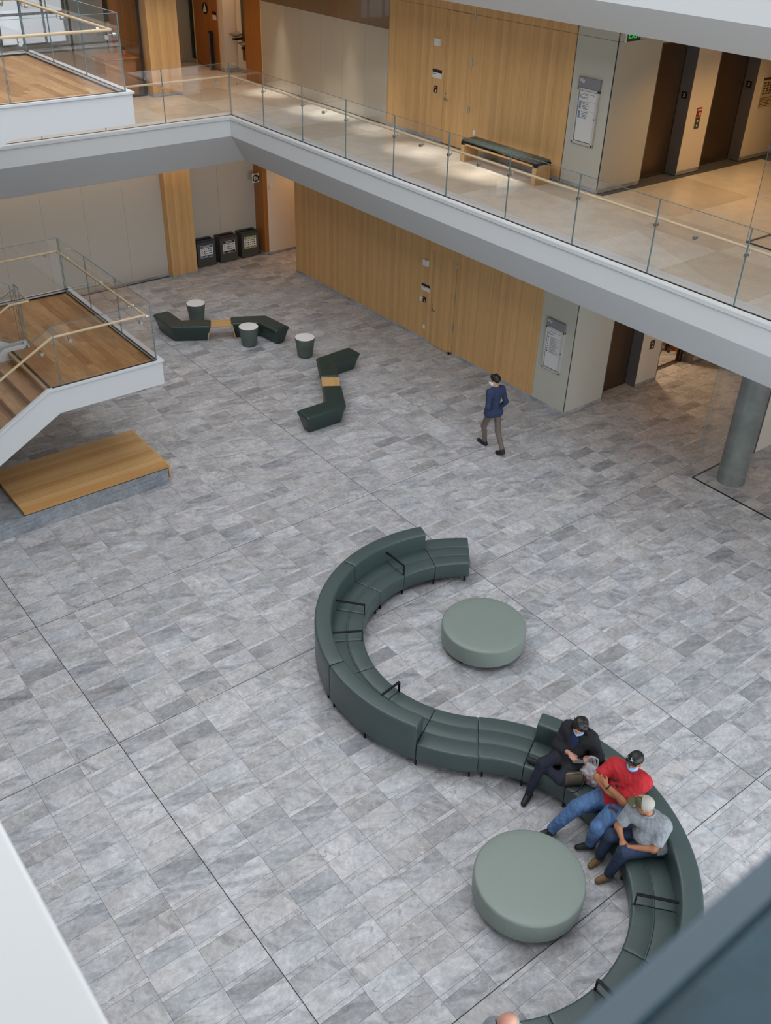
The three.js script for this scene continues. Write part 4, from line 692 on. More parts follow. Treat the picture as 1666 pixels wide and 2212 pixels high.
// ================================================================== SIGNS AND WALL DEVICES
function directory(level) {
  const y0 = level === 1 ? 0 : Y2, t = thing('directory_sign', level === 1 ? 'metal framed directory reading Floor 1 on the lower pier' : 'metal framed directory reading Floor 2 on the upper pier', 'sign');
  const dy = level === 1 ? 0 : 0.0, b = y0 + (level === 1 ? 0.92 : 0.83), mid = y0 + (level === 1 ? 1.92 : 1.84), top = y0 + (level === 1 ? 2.11 : 2.03);
  const za = -0.83, zb = -0.285;
  const head = canvasMat(256, 84, (c, w, h) => { c.fillStyle = '#86858a'; c.fillRect(0, 0, w, h); c.fillStyle = '#e4e4e4'; c.font = 'bold 30px sans-serif'; c.fillText('UC', 14, 34); c.fillText('SF', 46, 46); }, { metalness: 0.2 });
  // faces look toward -x; local plane turned to face -x
  const face = (w, h, x, y, z, m, n, parent, label) => part(parent, n, new THREE.PlaneGeometry(w, h).rotateY(-Math.PI / 2).translate(x, y, z), m, label);
  part(t, 'header_block', rbx(5.435, 5.482, mid + 0.005, top, za, zb, 0.004), M.headGrey); face(zb - za - 0.01, top - mid - 0.015, 5.4345, (top + mid) / 2, (za + zb) / 2, head, 'header_face', t, 'grey header with white initials');
  const sheet = canvasMat(512, 1024, (c, w, h) => {
    c.fillStyle = '#cfcfce'; c.fillRect(0, 0, w, h); c.fillStyle = '#23253a'; c.font = 'bold 66px sans-serif'; c.fillText('Floor ' + level, 24, 150);
    c.fillStyle = '#5a5a5e'; for (let i = 0; i < 2; i++) c.fillRect(26, 46 + i * 26, i ? 220 : 420, 9);
    c.fillStyle = '#44454a'; c.fillRect(20, 190, w - 40, 3);
    if (level === 2) { c.fillStyle = '#6d85a0'; c.fillRect(20, 200, 66, 170); c.fillRect(20, 400, 66, 150); c.fillStyle = '#1d2f58'; c.font = 'bold 60px sans-serif'; c.fillText('\u2192', 24, 250); c.fillText('\u2190', 24, 450); c.fillStyle = '#4e4e52'; for (let i = 0; i < 5; i++) c.fillRect(108 + (i % 3 ? 24 : 0), 214 + i * 32, 190 - (i * 37) % 70, 12); c.fillStyle = '#44454a'; c.fillRect(100, 386, w - 120, 3); c.fillStyle = '#4e4e52'; for (let i = 0; i < 5; i++) c.fillRect(108 + (i % 4 ? 24 : 0), 414 + i * 30, 200 - (i * 53) % 90, 12); }
    else { for (let r = 0; r < 7; r++) { const y = 205 + r * 62; c.fillStyle = '#44454a'; c.fillRect(90, y + 50, w - 110, 3); c.fillStyle = '#55565c'; for (let k = 0; k < 3; k++) c.fillRect(110, y + k * 15, 320 - ((r * 67 + k * 91) % 190), 7); c.fillStyle = '#2b2c40'; c.fillRect(30, y + 4, 26, r > 5 ? 46 : 26); } }
  });
  part(t, 'frame', merge([rbx(5.43, 5.482, b, mid, za, za + 0.045, 0.006), rbx(5.43, 5.482, b, mid, zb - 0.045, zb, 0.006), rbx(5.43, 5.482, b, b + 0.045, za, zb, 0.006), rbx(5.43, 5.482, mid - 0.045, mid, za, zb, 0.006)]), M.silver);
  part(t, 'backing', bx(5.455, 5.482, b + 0.02, mid - 0.02, za + 0.02, zb - 0.02), M.reveal);
  face(zb - za - 0.11, mid - b - 0.11, 5.4535, (b + mid) / 2, (za + zb) / 2, sheet, 'printed_sheet', t, 'printed floor directory');
  part(t, 'lock', rod([5.43, (b + mid) / 2, zb - 0.03], [5.422, (b + mid) / 2, zb - 0.03], 0.012, 10), M.blackMetal);
}
directory(1); directory(2);
function wallBits(level) {
  const y0 = level === 1 ? 0 : Y2, on = level === 1 ? 'lower oak wall' : 'upper oak wall';
  const box = (n, z0, z1, h0, h1, d, m, label, cat) => single(n, rbx(5.482 - d, 5.4825, y0 + h0, y0 + h1, z0, z1, 0.005), m, label, cat);
  box('wall_speaker', -5.10, -4.91, 1.98, 2.13, 0.045, M.plate, 'small square white wall speaker on the ' + on, 'speaker');
  const t = thing('room_plaque', 'white room plaque with black header on the ' + on, 'sign');
  part(t, 'plate', rbx(5.472, 5.4825, y0 + 1.33, y0 + 1.44, -5.14, -4.83, 0.002), M.plate); part(t, 'header', rbx(5.471, 5.4825, y0 + 1.44, y0 + 1.505, -5.14, -4.83, 0.002), M.black);
  part(t, 'text_line', bx(5.4705, 5.472, y0 + 1.405, y0 + 1.42, -5.12, -5.0), M.tableSide);
  const c = thing('card_reader', 'black card reader with a red light on the ' + on, 'card reader');
  part(c, 'housing', rbx(5.455, 5.4825, y0 + 1.03, y0 + 1.17, -5.05, -4.95, 0.01, 3), M.black); part(c, 'indicator', bx(5.453, 5.456, y0 + 1.135, y0 + 1.15, -5.03, -4.98), S({ color: 0x400000, emissive: 0xff2a1a, emissiveIntensity: 0.8 })); part(c, 'keypad', bx(5.453, 5.456, y0 + 1.045, y0 + 1.09, -4.985, -4.96), M.plate);
  if (level === 1) { box('switch_plate', -5.19, -5.10, 1.02, 1.14, 0.012, M.plate, 'white switch plate left of the black card reader', 'switch plate'); box('wall_outlet', -5.01, -4.93, 0.32, 0.43, 0.012, M.plate, 'white wall outlet low on the oak wall below the card reader', 'outlet'); }
  else box('wall_outlet', -3.69, -3.61, 0.38, 0.49, 0.012, M.plate, 'white wall outlet above the second floor bench', 'outlet');
}
wallBits(1); wallBits(2);
{ // restroom flag sign
  const t = thing('restroom_sign', 'square projecting restroom sign with two figures above the bins', 'sign');
  part(t, 'plate', rbx(5.24, 5.47, 2.18, 2.44, -12.80, -12.775, 0.003), M.plate); part(t, 'arm', bx(5.45, 5.49, 2.26, 2.36, -12.80, -12.775), M.steel);
  const x = 5.355, y = 2.31, z = -12.774; part(t, 'disc', new THREE.CylinderGeometry(0.108, 0.108, 0.006, 32).rotateX(Math.PI / 2).translate(x, y, z), M.black);
  const fig = (cx, skirt) => { const z1 = z + 0.003; return merge([new THREE.CylinderGeometry(0.014, 0.014, 0.004, 12).rotateX(Math.PI / 2).translate(cx, y + 0.06, z1), new THREE.ExtrudeGeometry(new THREE.Shape((skirt ? [[-0.012, 0.04], [0.012, 0.04], [0.034, -0.03], [0.012, -0.03], [0.01, -0.075], [-0.01, -0.075], [-0.012, -0.03], [-0.034, -0.03]] : [[-0.026, 0.04], [0.026, 0.04], [0.024, -0.015], [0.014, -0.015], [0.012, -0.075], [-0.012, -0.075], [-0.014, -0.015], [-0.024, -0.015]]).map(p => new THREE.Vector2(...p))), { depth: 0.003, bevelEnabled: false }).translate(cx, y, z1)]); };
  part(t, 'figure', fig(x - 0.04, false), M.plate); part(t, 'figure', fig(x + 0.04, true), M.plate); part(t, 'divider', bx(x - 0.003, x + 0.003, y - 0.075, y + 0.07, z, z + 0.005), M.plate);
  single('thermostat', rbx(5.68, 5.76, 2.0, 2.13, -12.582, -12.55, 0.008), M.plate, 'small grey thermostat on the cream corridor wall', 'thermostat');
}
{ // exit sign
  const t = thing('exit_sign', 'green lit EXIT sign beside the upper pier', 'sign');
  part(t, 'housing', rbx(5.62, 6.02, 7.66, 7.90, -0.03, 0.02, 0.006), M.plate);
  const m = canvasMat(256, 150, (c, w, h) => { c.fillStyle = '#2a2412'; c.fillRect(0, 0, w, h); c.fillStyle = '#18c060'; c.font = 'bold 104px sans-serif'; c.textAlign = 'center'; c.textBaseline = 'middle'; c.fillText('EXIT', w / 2, h / 2 + 4); }); m.emissive = new THREE.Color(1, 1, 1); m.emissiveMap = m.map; m.emissiveIntensity = 0.5;
  part(t, 'face', new THREE.PlaneGeometry(0.38, 0.22).translate(5.82, 7.78, 0.0212), m, 'green letters on dark face');
  part(t, 'stem', rod([5.82, 7.9, 0.0], [5.82, C2, 0.0], 0.012), M.steel);
}
// elevator number plates, call panel, fire notice, evacuation map
const two = canvasMat(64, 64, (c, w, h) => { c.fillStyle = '#121214'; c.fillRect(0, 0, w, h); c.fillStyle = '#d8d8d8'; c.font = 'bold 46px sans-serif'; c.textAlign = 'center'; c.textBaseline = 'middle'; c.fillText('2', w / 2, h / 2 + 2); });
[[7.92, 'nearer the directory'], [10.13, 'nearer the evacuation map']].forEach(([x, w]) => { const t = thing('floor_number_plate', 'black plate with white number 2 on the elevator jamb ' + w, 'sign'); part(t, 'plate', bx(x - 0.009, x - 0.0005, Y2 + 1.50, Y2 + 1.63, -0.235, -0.105), M.black); part(t, 'numeral', new THREE.PlaneGeometry(0.125, 0.125).rotateY(-Math.PI / 2).translate(x - 0.0095, Y2 + 1.565, -0.17), two, 'white 2'); });
{
  const f = thing('fire_notice', 'small red notice above the elevator call panel', 'sign'); part(f, 'plate', rbx(8.25, 8.41, Y2 + 1.13, Y2 + 1.31, ZP - 0.002, ZP + 0.008, 0.003), S({ color: 0x8c1f1a, roughness: 0.5 })); part(f, 'print', merge([bx(8.27, 8.39, Y2 + 1.25, Y2 + 1.28, ZP + 0.008, ZP + 0.009), bx(8.34, 8.39, Y2 + 1.16, Y2 + 1.21, ZP + 0.008, ZP + 0.009)]), M.plate);
  for (const lv of [1, 2]) { const y = lv === 1 ? 0 : Y2, c = thing('call_panel', lv === 1 ? 'elevator call panel between ground floor doors' : 'elevator call panel under the red notice', 'call panel'); part(c, 'plate', rbx(8.24, 8.40, y + 0.90, y + 1.12, ZP - 0.002, ZP + 0.012, 0.004), lv === 1 ? M.bronze : M.steel); for (const h of [0.96, 1.05]) part(c, 'button', rod([8.32, y + h, ZP + 0.01], [8.32, y + h, ZP + 0.02], 0.02, 16), M.plate); }
  const e = thing('evacuation_map', 'framed evacuation map on the lobby wall', 'map'); part(e, 'frame', rbx(10.38, 10.98, Y2 + 1.05, Y2 + 1.72, ZP - 0.002, ZP + 0.01, 0.003), M.plate);
  part(e, 'sheet', new THREE.PlaneGeometry(0.57, 0.64).translate(10.68, Y2 + 1.385, ZP + 0.0105), canvasMat(256, 288, (c, w, h) => { c.fillStyle = '#c9b893'; c.fillRect(0, 0, w, h); c.fillStyle = '#3a2d20'; c.fillRect(8, 8, w - 16, 22); for (let i = 0; i < 4; i++) for (let j = 0; j < 5; j++) c.fillRect(30 + i * 52, 50 + j * 24, 36, 15); for (let i = 0; i < 6; i++) c.fillRect(14, 190 + i * 15, 200 - (i * 43) % 80, 6); }), 'printed plan');
}
// drinking fountain, push-button post, counter bottle
{
  const t = thing('drinking_fountain', 'two level steel drinking fountain in the alcove', 'drinking fountain');
  for (const [z, y] of [[-14.02, 0.98], [-13.55, 0.80]]) {
    part(t, 'basin', new THREE.LatheGeometry([[0.001, 0.0], [0.09, 0.005], [0.17, 0.05], [0.185, 0.075], [0.175, 0.078], [0.1, 0.03], [0.001, 0.022]].map(p => new THREE.Vector2(...p)), 28).translate(5.66, Y2 + y, z), M.steel);
    part(t, 'arm', rbx(5.56, 5.87, Y2 + y - 0.09, Y2 + y - 0.03, z - 0.05, z + 0.05, 0.02, 3), M.darkSteel); part(t, 'spout', tube([[5.74, Y2 + y + 0.05, z + 0.09], [5.74, Y2 + y + 0.12, z + 0.09], [5.70, Y2 + y + 0.14, z + 0.07]], 0.012, 16, 8, true), M.steel);
  }
  const p = thing('push_button_post', 'slim dark post with steel edge beside the restroom door', 'post'); part(p, 'post', rbx(5.30, 5.40, Y2 - 0.006, Y2 + 1.03, -14.95, -14.87, 0.006), M.black); part(p, 'steel_face', bx(5.285, 5.30, Y2 + 0.02, Y2 + 0.98, -14.94, -14.90), M.steel); part(p, 'foot', rbx(5.27, 5.43, Y2 - 0.006, Y2 + 0.012, -14.99, -14.83, 0.004), M.darkSteel);
  const d = thing('reception_counter', 'low brown counter inside the glazed oak room', 'counter'); part(d, 'top', rbx(1.1, 2.05, Y2 + 0.86, Y2 + 0.90, -13.6, -12.8, 0.01), M.woodDeep); part(d, 'front', ubx(1.15, 2.0, Y2, Y2 + 0.86, -13.5, -12.9, 1.6), M.woodDeep);
  const b = thing('pump_bottle', 'orange bottle with black pump on the brown counter', 'bottle'); part(b, 'bottle', new THREE.CylinderGeometry(0.04, 0.042, 0.14, 16).translate(1.80, Y2 + 0.97, -13.1), S({ color: 0xb5622c, roughness: 0.4 })); part(b, 'pump', merge([new THREE.CylinderGeometry(0.018, 0.036, 0.06, 12).translate(1.80, Y2 + 1.07, -13.1), rod([1.80, Y2 + 1.09, -13.1], [1.74, Y2 + 1.09, -13.08], 0.008)]), M.black);
}
// ================================================================== LAMPS
function downlight(x, y, z, colour, cd, angle, pen, label) {
  const t = thing('downlight', label, 'ceiling light', { group: 'recessed round downlights' });
  part(t, 'trim_ring', new THREE.TorusGeometry(0.085, 0.012, 8, 28).rotateX(Math.PI / 2).translate(x, y - 0.004, z), M.plate); part(t, 'lens', new THREE.CylinderGeometry(0.08, 0.08, 0.006, 24).translate(x, y - 0.004, z), M.lightGlow);
  const l = new THREE.SpotLight(colour, cd, 0, angle, pen, 2); l.position.set(x, y - 0.02, z); l.target.position.set(x, 0, z); l.castShadow = true; l.shadow.radius = 3; scene.add(l, l.target);
}
const DL = 'recessed round downlight in the white ceiling';
for (const [x, z, cd] of [[5.1, -11.3, 30], [4.9, -9.0, 26], [5.05, -8.2, 26], [5.0, -6.5, 20], [4.6, -4.6, 24], [4.7, -3.9, 20], [4.5, -2.7, 28], [4.65, -2.0, 30]]) downlight(x, C2, z, 0xfffaf0, cd, 0.27, 1.0, DL);
for (const [x, z] of [[2.2, -11.0], [0.2, -11.0], [-1.8, -11.0], [-3.8, -11.0]]) downlight(x, C2, z, 0xffe6c8, 9, 1.0, 0.7, DL);
for (const [x, z] of [[7.2, 1.5], [9.2, 1.5], [6.6, 5.4]]) downlight(x, C2, z, 0xffca86, 14, 1.1, 0.6, DL);
for (const [x, z] of [[4.2, -14.6], [4.2, -12.2], [5.6, -13.8], [0.8, -13.2], [-2.5, -14.4]]) downlight(x, C2, z, 0xffc890, 5, 1.1, 0.6, DL);
for (const [x, z] of [[7.4, 1.2], [9.4, 1.2], [6.9, 5.2]]) downlight(x, C1, z, 0xffc078, 3.2, 1.15, 0.6, DL);
downlight(6.9, C1, -11.7, 0xffc48a, 9, 1.15, 0.6, DL);
{ // linear lamp washing the grey panels
  const t = thing('linear_light', 'long slim ceiling light along the grey panelled wall', 'ceiling light'); part(t, 'housing', bx(-8, 5.2, C1 - 0.03, C1, -11.95, -11.83), M.plate); part(t, 'diffuser', bx(-7.98, 5.18, C1 - 0.036, C1 - 0.03, -11.94, -11.84), M.lightGlow);
  const l = new THREE.RectAreaLight(0xffdcb8, 8.0, 13.1, 0.1); l.position.set(-1.4, C1 - 0.045, -11.89); l.lookAt(-1.4, 0, -11.89); scene.add(l);
}
// ================================================================== PEOPLE (distance fields meshed with surface nets)
const vsub = (a, b) => [a[0] - b[0], a[1] - b[1], a[2] - b[2]], vadd = (a, b, s = 1) => [a[0] + b[0] * s, a[1] + b[1] * s, a[2] + b[2] * s], vlen = a => Math.hypot(a[0], a[1], a[2]), vnorm = a => { const l = vlen(a) || 1; return [a[0] / l, a[1] / l, a[2] / l]; }, vdot = (a, b) => a[0] * b[0] + a[1] * b[1] + a[2] * b[2], vcross = (a, b) => [a[1] * b[2] - a[2] * b[1], a[2] * b[0] - a[0] * b[2], a[0] * b[1] - a[1] * b[0]], lerp3 = (a, b, t) => [a[0] + (b[0] - a[0]) * t, a[1] + (b[1] - a[1]) * t, a[2] + (b[2] - a[2]) * t];
const cone = (a, b, ra, rb, o = {}) => ({ t: 0, a, b, ra, rb, ...o });
const ell = (c, r, o = {}) => ({ t: 1, c, r, ...o });
function primD(p, x, y, z) {
  let d;
  if (p.t === 0) {
    const ax = x - p.a[0], ay = y - p.a[1], az = z - p.a[2], bxv = p.b[0] - p.a[0], by = p.b[1] - p.a[1], bz = p.b[2] - p.a[2];
    let h = (ax * bxv + ay * by + az * bz) / (bxv * bxv + by * by + bz * bz + 1e-9); h = h < 0 ? 0 : h > 1 ? 1 : h;
    const dx = ax - bxv * h, dy = ay - by * h, dz = az - bz * h; d = Math.sqrt(dx * dx + dy * dy + dz * dz) - (p.ra + (p.rb - p.ra) * h);
  } else {
    let ux = x - p.c[0], uy = y - p.c[1], uz = z - p.c[2];
    if (p.m) { const m = p.m; const X = m[0][0] * ux + m[0][1] * uy + m[0][2] * uz, Y = m[1][0] * ux + m[1][1] * uy + m[1][2] * uz, Z = m[2][0] * ux + m[2][1] * uy + m[2][2] * uz; ux = X; uy = Y; uz = Z; }
    const a = ux / p.r[0], b = uy / p.r[1], c = uz / p.r[2], k0 = Math.sqrt(a * a + b * b + c * c), a2 = a / p.r[0], b2 = b / p.r[1], c2 = c / p.r[2], k1 = Math.sqrt(a2 * a2 + b2 * b2 + c2 * c2);
    d = k1 > 1e-6 ? k0 * (k0 - 1) / k1 : -Math.min(...p.r);
  }
  if (p.cut) { const e = (x - p.cut[0][0]) * p.cut[1][0] + (y - p.cut[0][1]) * p.cut[1][1] + (z - p.cut[0][2]) * p.cut[1][2]; if (e > d) d = e; }
  return d;
}
function sdf(prims, k) {
  const add = prims.filter(p => !p.sub), sub = prims.filter(p => p.sub);
  return (x, y, z) => {
    let d = 1e3; for (const p of add) { const e = primD(p, x, y, z), kk = p.k || k, h = kk - Math.abs(d - e); d = Math.min(d, e); if (h > 0) d -= h * h / (4 * kk); }
    for (const p of sub) { const e = -primD(p, x, y, z); d = Math.max(d, e); } return d;
  };
}
function meshField(prims, cell, k = 0.03, cuts = [], wob = 0) {
  const f0 = sdf(prims, k), f = (x, y, z) => { let d = f0(x, y, z); if (wob) { const a = 7 * Math.sin(9 * x + 4 * z), b = 6 * Math.sin(11 * z - 7 * y); d += wob * (Math.sin(46 * y + 34 * x + a) * Math.sin(30 * z + b) + 0.6 * Math.sin(70 * x - 38 * y + b) * Math.sin(52 * z + 20 * y + a)); } for (const [p, n] of cuts) d = Math.max(d, (x - p[0]) * n[0] + (y - p[1]) * n[1] + (z - p[2]) * n[2]); return d; };
  const lo = [1e9, 1e9, 1e9], hi = [-1e9, -1e9, -1e9];
  for (const p of prims) if (!p.sub) { const es = p.t === 0 ? [[p.a, p.ra], [p.b, p.rb]] : [[p.c, Math.max(...p.r)]]; for (const [c, r] of es) for (let i = 0; i < 3; i++) { lo[i] = Math.min(lo[i], c[i] - r - 2 * cell - k); hi[i] = Math.max(hi[i], c[i] + r + 2 * cell + k); } }
  const n = [0, 1, 2].map(i => Math.ceil((hi[i] - lo[i]) / cell) + 1), B = 6, N = n[0] * n[1] * n[2], D = new Float32Array(N).fill(1), hd = cell * B * 0.5 * 1.75 + k * 0.5;
  const at = (i, j, l) => i + n[0] * (j + n[1] * l);
  for (let l0 = 0; l0 < n[2]; l0 += B) for (let j0 = 0; j0 < n[1]; j0 += B) for (let i0 = 0; i0 < n[0]; i0 += B) {
    const dc = f(lo[0] + (i0 + B / 2 - 0.5) * cell, lo[1] + (j0 + B / 2 - 0.5) * cell, lo[2] + (l0 + B / 2 - 0.5) * cell), far = Math.abs(dc) > hd + 0.03;
    for (let l = l0; l < Math.min(l0 + B, n[2]); l++) for (let j = j0; j < Math.min(j0 + B, n[1]); j++) for (let i = i0; i < Math.min(i0 + B, n[0]); i++) D[at(i, j, l)] = far ? dc : f(lo[0] + i * cell, lo[1] + j * cell, lo[2] + l * cell);
  }
  const vid = new Int32Array(N).fill(-1), pos = [], idx = [];
  for (let l = 0; l + 1 < n[2]; l++) for (let j = 0; j + 1 < n[1]; j++) for (let i = 0; i + 1 < n[0]; i++) {
    let s = 0, cx = 0, cy = 0, cz = 0, c = 0; const v = []; for (let q = 0; q < 8; q++) { const d = D[at(i + (q & 1), j + ((q >> 1) & 1), l + (q >> 2))]; v.push(d); if (d < 0) s |= 1 << q; } if (s === 0 || s === 255) continue;
    for (const [p, q] of [[0, 1], [2, 3], [4, 5], [6, 7], [0, 2], [1, 3], [4, 6], [5, 7], [0, 4], [1, 5], [2, 6], [3, 7]]) if ((v[p] < 0) !== (v[q] < 0)) { const t = v[p] / (v[p] - v[q]); cx += (p & 1) + t * ((q & 1) - (p & 1)); cy += ((p >> 1) & 1) + t * (((q >> 1) & 1) - ((p >> 1) & 1)); cz += (p >> 2) + t * ((q >> 2) - (p >> 2)); c++; }
    vid[at(i, j, l)] = pos.length / 3; pos.push(lo[0] + (i + cx / c) * cell, lo[1] + (j + cy / c) * cell, lo[2] + (l + cz / c) * cell);
  }
  const quad = (a, b, c, d, fl) => { if (a < 0 || b < 0 || c < 0 || d < 0) return; fl ? idx.push(a, b, c, a, c, d) : idx.push(a, c, b, a, d, c); };
  for (let l = 1; l + 1 < n[2]; l++) for (let j = 1; j + 1 < n[1]; j++) for (let i = 1; i + 1 < n[0]; i++) {
    const d = D[at(i, j, l)] < 0;
    if (d !== (D[at(i + 1, j, l)] < 0)) quad(vid[at(i, j - 1, l - 1)], vid[at(i, j, l - 1)], vid[at(i, j, l)], vid[at(i, j - 1, l)], d);
    if (d !== (D[at(i, j + 1, l)] < 0)) quad(vid[at(i - 1, j, l - 1)], vid[at(i - 1, j, l)], vid[at(i, j, l)], vid[at(i, j, l - 1)], d);
    if (d !== (D[at(i, j, l + 1)] < 0)) quad(vid[at(i - 1, j - 1, l)], vid[at(i, j - 1, l)], vid[at(i, j, l)], vid[at(i - 1, j, l)], d);
  }
  const g = new THREE.BufferGeometry(); g.setAttribute('position', new THREE.Float32BufferAttribute(pos, 3)); g.setIndex(idx); g.computeVertexNormals();
  const uv = new Float32Array(pos.length / 3 * 2); for (let i = 0; i < pos.length / 3; i++) { uv[i * 2] = (pos[i * 3] + pos[i * 3 + 2] * 0.7) / 0.5; uv[i * 2 + 1] = (pos[i * 3 + 1] + pos[i * 3 + 2] * 0.3) / 0.5; } g.setAttribute('uv', new THREE.BufferAttribute(uv, 2)); return g;
}
const frameM = (fwd, up) => { const z = vnorm(fwd), x = vnorm(vcross(up, z)), y = vcross(z, x); return new THREE.Matrix4().makeBasis(V3(...x), V3(...y), V3(...z)); };
const HEADP = [ell([0, 0.025, -0.012], [0.077, 0.094, 0.097]), ell([0, -0.03, 0.02], [0.066, 0.085, 0.072]), ell([0, -0.088, 0.045], [0.034, 0.026, 0.03]), cone([0, 0.008, 0.085], [0, -0.03, 0.102], 0.008, 0.013, { k: 0.012 }), ell([0.079, -0.008, -0.008], [0.011, 0.031, 0.02], { k: 0.008 }), ell([-0.079, -0.008, -0.008], [0.011, 0.031, 0.02], { k: 0.008 }), cone([-0.04, 0.03, 0.074], [0.04, 0.03, 0.074], 0.012, 0.012, { k: 0.02 }), cone([0, -0.05, -0.03], [0, -0.15, -0.045], 0.052, 0.056), ell([0.031, 0.008, 0.095], [0.016, 0.011, 0.014], { sub: 1 }), ell([-0.031, 0.008, 0.095], [0.016, 0.011, 0.014], { sub: 1 })];
let headBase;
function handGeo(side, curl) { // fingers along +z, back of the hand +y, thumb toward side*x
  const pr = [ell([0, 0, 0.045], [0.042, 0.015, 0.05]), cone([0, 0, -0.02], [0, 0, 0.02], 0.027, 0.03)], L = [0.068, 0.078, 0.072, 0.056];
  for (let i = 0; i < 4; i++) { let p = [side * (0.029 - i * 0.0195), 0.002, 0.078], a = curl * 0.5; for (let s = 0; s < 3; s++) { const l = L[i] * [0.45, 0.32, 0.23][s], q = [p[0], p[1] - Math.sin(a) * l, p[2] + Math.cos(a) * l]; pr.push(cone(p, q, 0.0092 - s * 0.0008, 0.0085 - s * 0.0008, { k: 0.006 })); p = q; a += curl * 0.8; } }
  const t0 = [side * 0.03, -0.008, 0.02], t1 = [side * 0.058, -0.016, 0.05], t2 = [side * 0.056, -0.026, 0.082]; pr.push(cone(t0, t1, 0.015, 0.011, { k: 0.012 }), cone(t1, t2, 0.011, 0.009, { k: 0.006 })); return meshField(pr, 0.0045, 0.014);
}
function person(o) {
  const J = {}, base = o.base; for (const k in o.J) J[k] = vsub(o.J[k], base);
  const t = thing('person', o.label, 'person', { at: base }), s = o.build || {}, fat = s.fat || 0, lim = s.limb || 1;
  const tp = (e) => [ // torso
    cone(J.hipL, J.hipR, 0.115 + fat * 0.3 + e, 0.115 + fat * 0.3 + e), cone(J.pelvis, J.chest, 0.118 + fat * 0.6 + e, 0.125 + fat * 0.4 + e), cone(lerp3(J.shL, J.chest, 0.35), lerp3(J.shR, J.chest, 0.35), 0.098 + fat * 0.3 + e, 0.098 + fat * 0.3 + e), cone(lerp3(J.shL, J.neck, 0.12), lerp3(J.shR, J.neck, 0.12), 0.062 + e, 0.062 + e),
    ...(s.belly ? [ell(vadd(lerp3(J.pelvis, J.chest, 0.42), o.fwd, s.belly * 0.5), [0.15 + s.belly * 0.4 + e, 0.15 + e, 0.14 + s.belly * 0.3 + e])] : [])];
  const arm = (S, e, f0 = 1, cutAt = null) => { const sh = J['sh' + S], el = J['el' + S], wr = J['wr' + S]; return { up: cone(sh, el, (0.056 + fat * 0.15) * lim + e, (0.043 + fat * 0.12) * lim + e), lo: cone(el, wr, (0.043 + fat * 0.12) * lim + e, 0.028 * lim + e * f0) }; };
  const leg = (S, e, e2 = e) => [cone(J['hip' + S], J['kn' + S], (0.088 + fat * 0.3) * lim + e, (0.058 + fat * 0.15) * lim + e), cone(J['kn' + S], J['an' + S], (0.056 + fat * 0.15) * lim + e, 0.036 * lim + e2)];
  const c = o.cell || 0.0125;
  const cutEnd = (a, b, tt) => { const p = lerp3(a, b, tt); return [p, vnorm(vsub(b, a))]; };
  // ---- body
  const bodyG = [meshField([...tp(-0.012), cone(J.chest, J.neck, 0.08, 0.056), cone(J.neck, J.head, 0.054, 0.05), ...['L', 'R'].flatMap(S => [arm(S, 0).up, arm(S, 0).lo, ...leg(S, -0.008)])], c, 0.03)];
  const HM = frameM(o.face, o.headUp || [0, 1, 0]).setPosition(V3(...J.head)); headBase = headBase || meshField(HEADP, 0.0055, 0.022);
  bodyG.push(headBase.clone().applyMatrix4(HM));
  for (const S of ['L', 'R']) if (o['hand' + S]) { const h = o['hand' + S], g = handGeo(S === 'L' ? -1 : 1, h.curl); bodyG.push(g.applyMatrix4(frameM(h.dir, h.back).setPosition(V3(...J['wr' + S])))); }
  part(t, 'body', merge(bodyG), o.skin);
  const hp = (n, g, m, l) => part(t, n, g.applyMatrix4(HM), m, l);
  for (const q of [-1, 1]) hp('eye', new THREE.SphereGeometry(0.0105, 10, 8).translate(q * 0.031, 0.008, 0.078), M.black);
  if (!o.mask) hp('lips', new THREE.SphereGeometry(0.02, 12, 8).scale(1.1, 0.35, 0.45).translate(0, -0.057, 0.087), S({ color: 0x9a5a50, roughness: 0.5 }));
  if (o.brow !== false) for (const q of [-1, 1]) hp('eyebrow', rod([q * 0.016, 0.034, 0.086], [q * 0.05, 0.032, 0.072], 0.004, 6), o.hairMat || M.hairBlack);
  // ---- clothes
  const sl = (S, e, tt, long) => { const a = arm(S, e, 1); if (!long) return [{ ...cone(J['sh' + S], J['el' + S], a.up.ra + 0.006, a.up.rb + 0.012), cut: cutEnd(J['sh' + S], J['el' + S], tt) }]; return [a.up, { ...a.lo, rb: a.lo.rb + 0.006, cut: cutEnd(J['el' + S], J['wr' + S], tt) }]; };
  const hem = o.hem ?? 0.1, hemP = lerp3(J.pelvis, J.chest, -hem), down = vnorm(vsub(J.pelvis, J.chest));
  const e1 = o.inflate || 0.012;
  if (o.under) part(t, 'inner_top', meshField([...tp(0.004), cone(J.chest, J.neck, 0.1, 0.07)], c, 0.03), o.under);
  part(t, o.topName || 'shirt', meshField([...tp(e1), cone(lerp3(J.chest, J.neck, 0.3), lerp3(J.chest, J.neck, 0.95), 0.1 + e1, 0.064), ...(o.coatSkirt ? ['L', 'R'].map(S => cone(J['hip' + S], lerp3(J['hip' + S], J['kn' + S], 0.42), 0.125, 0.115)) : []), ...sl('L', e1, o.sleeve, o.long), ...sl('R', e1, o.sleeve, o.long), ...(o.topSub || []).map(p => ({ ...p, sub: 1 })), ...(o.topAdd || [])], c, 0.035, o.coatSkirt ? [] : [[hemP, down]], o.folds ?? 0.0035), o.topMat);
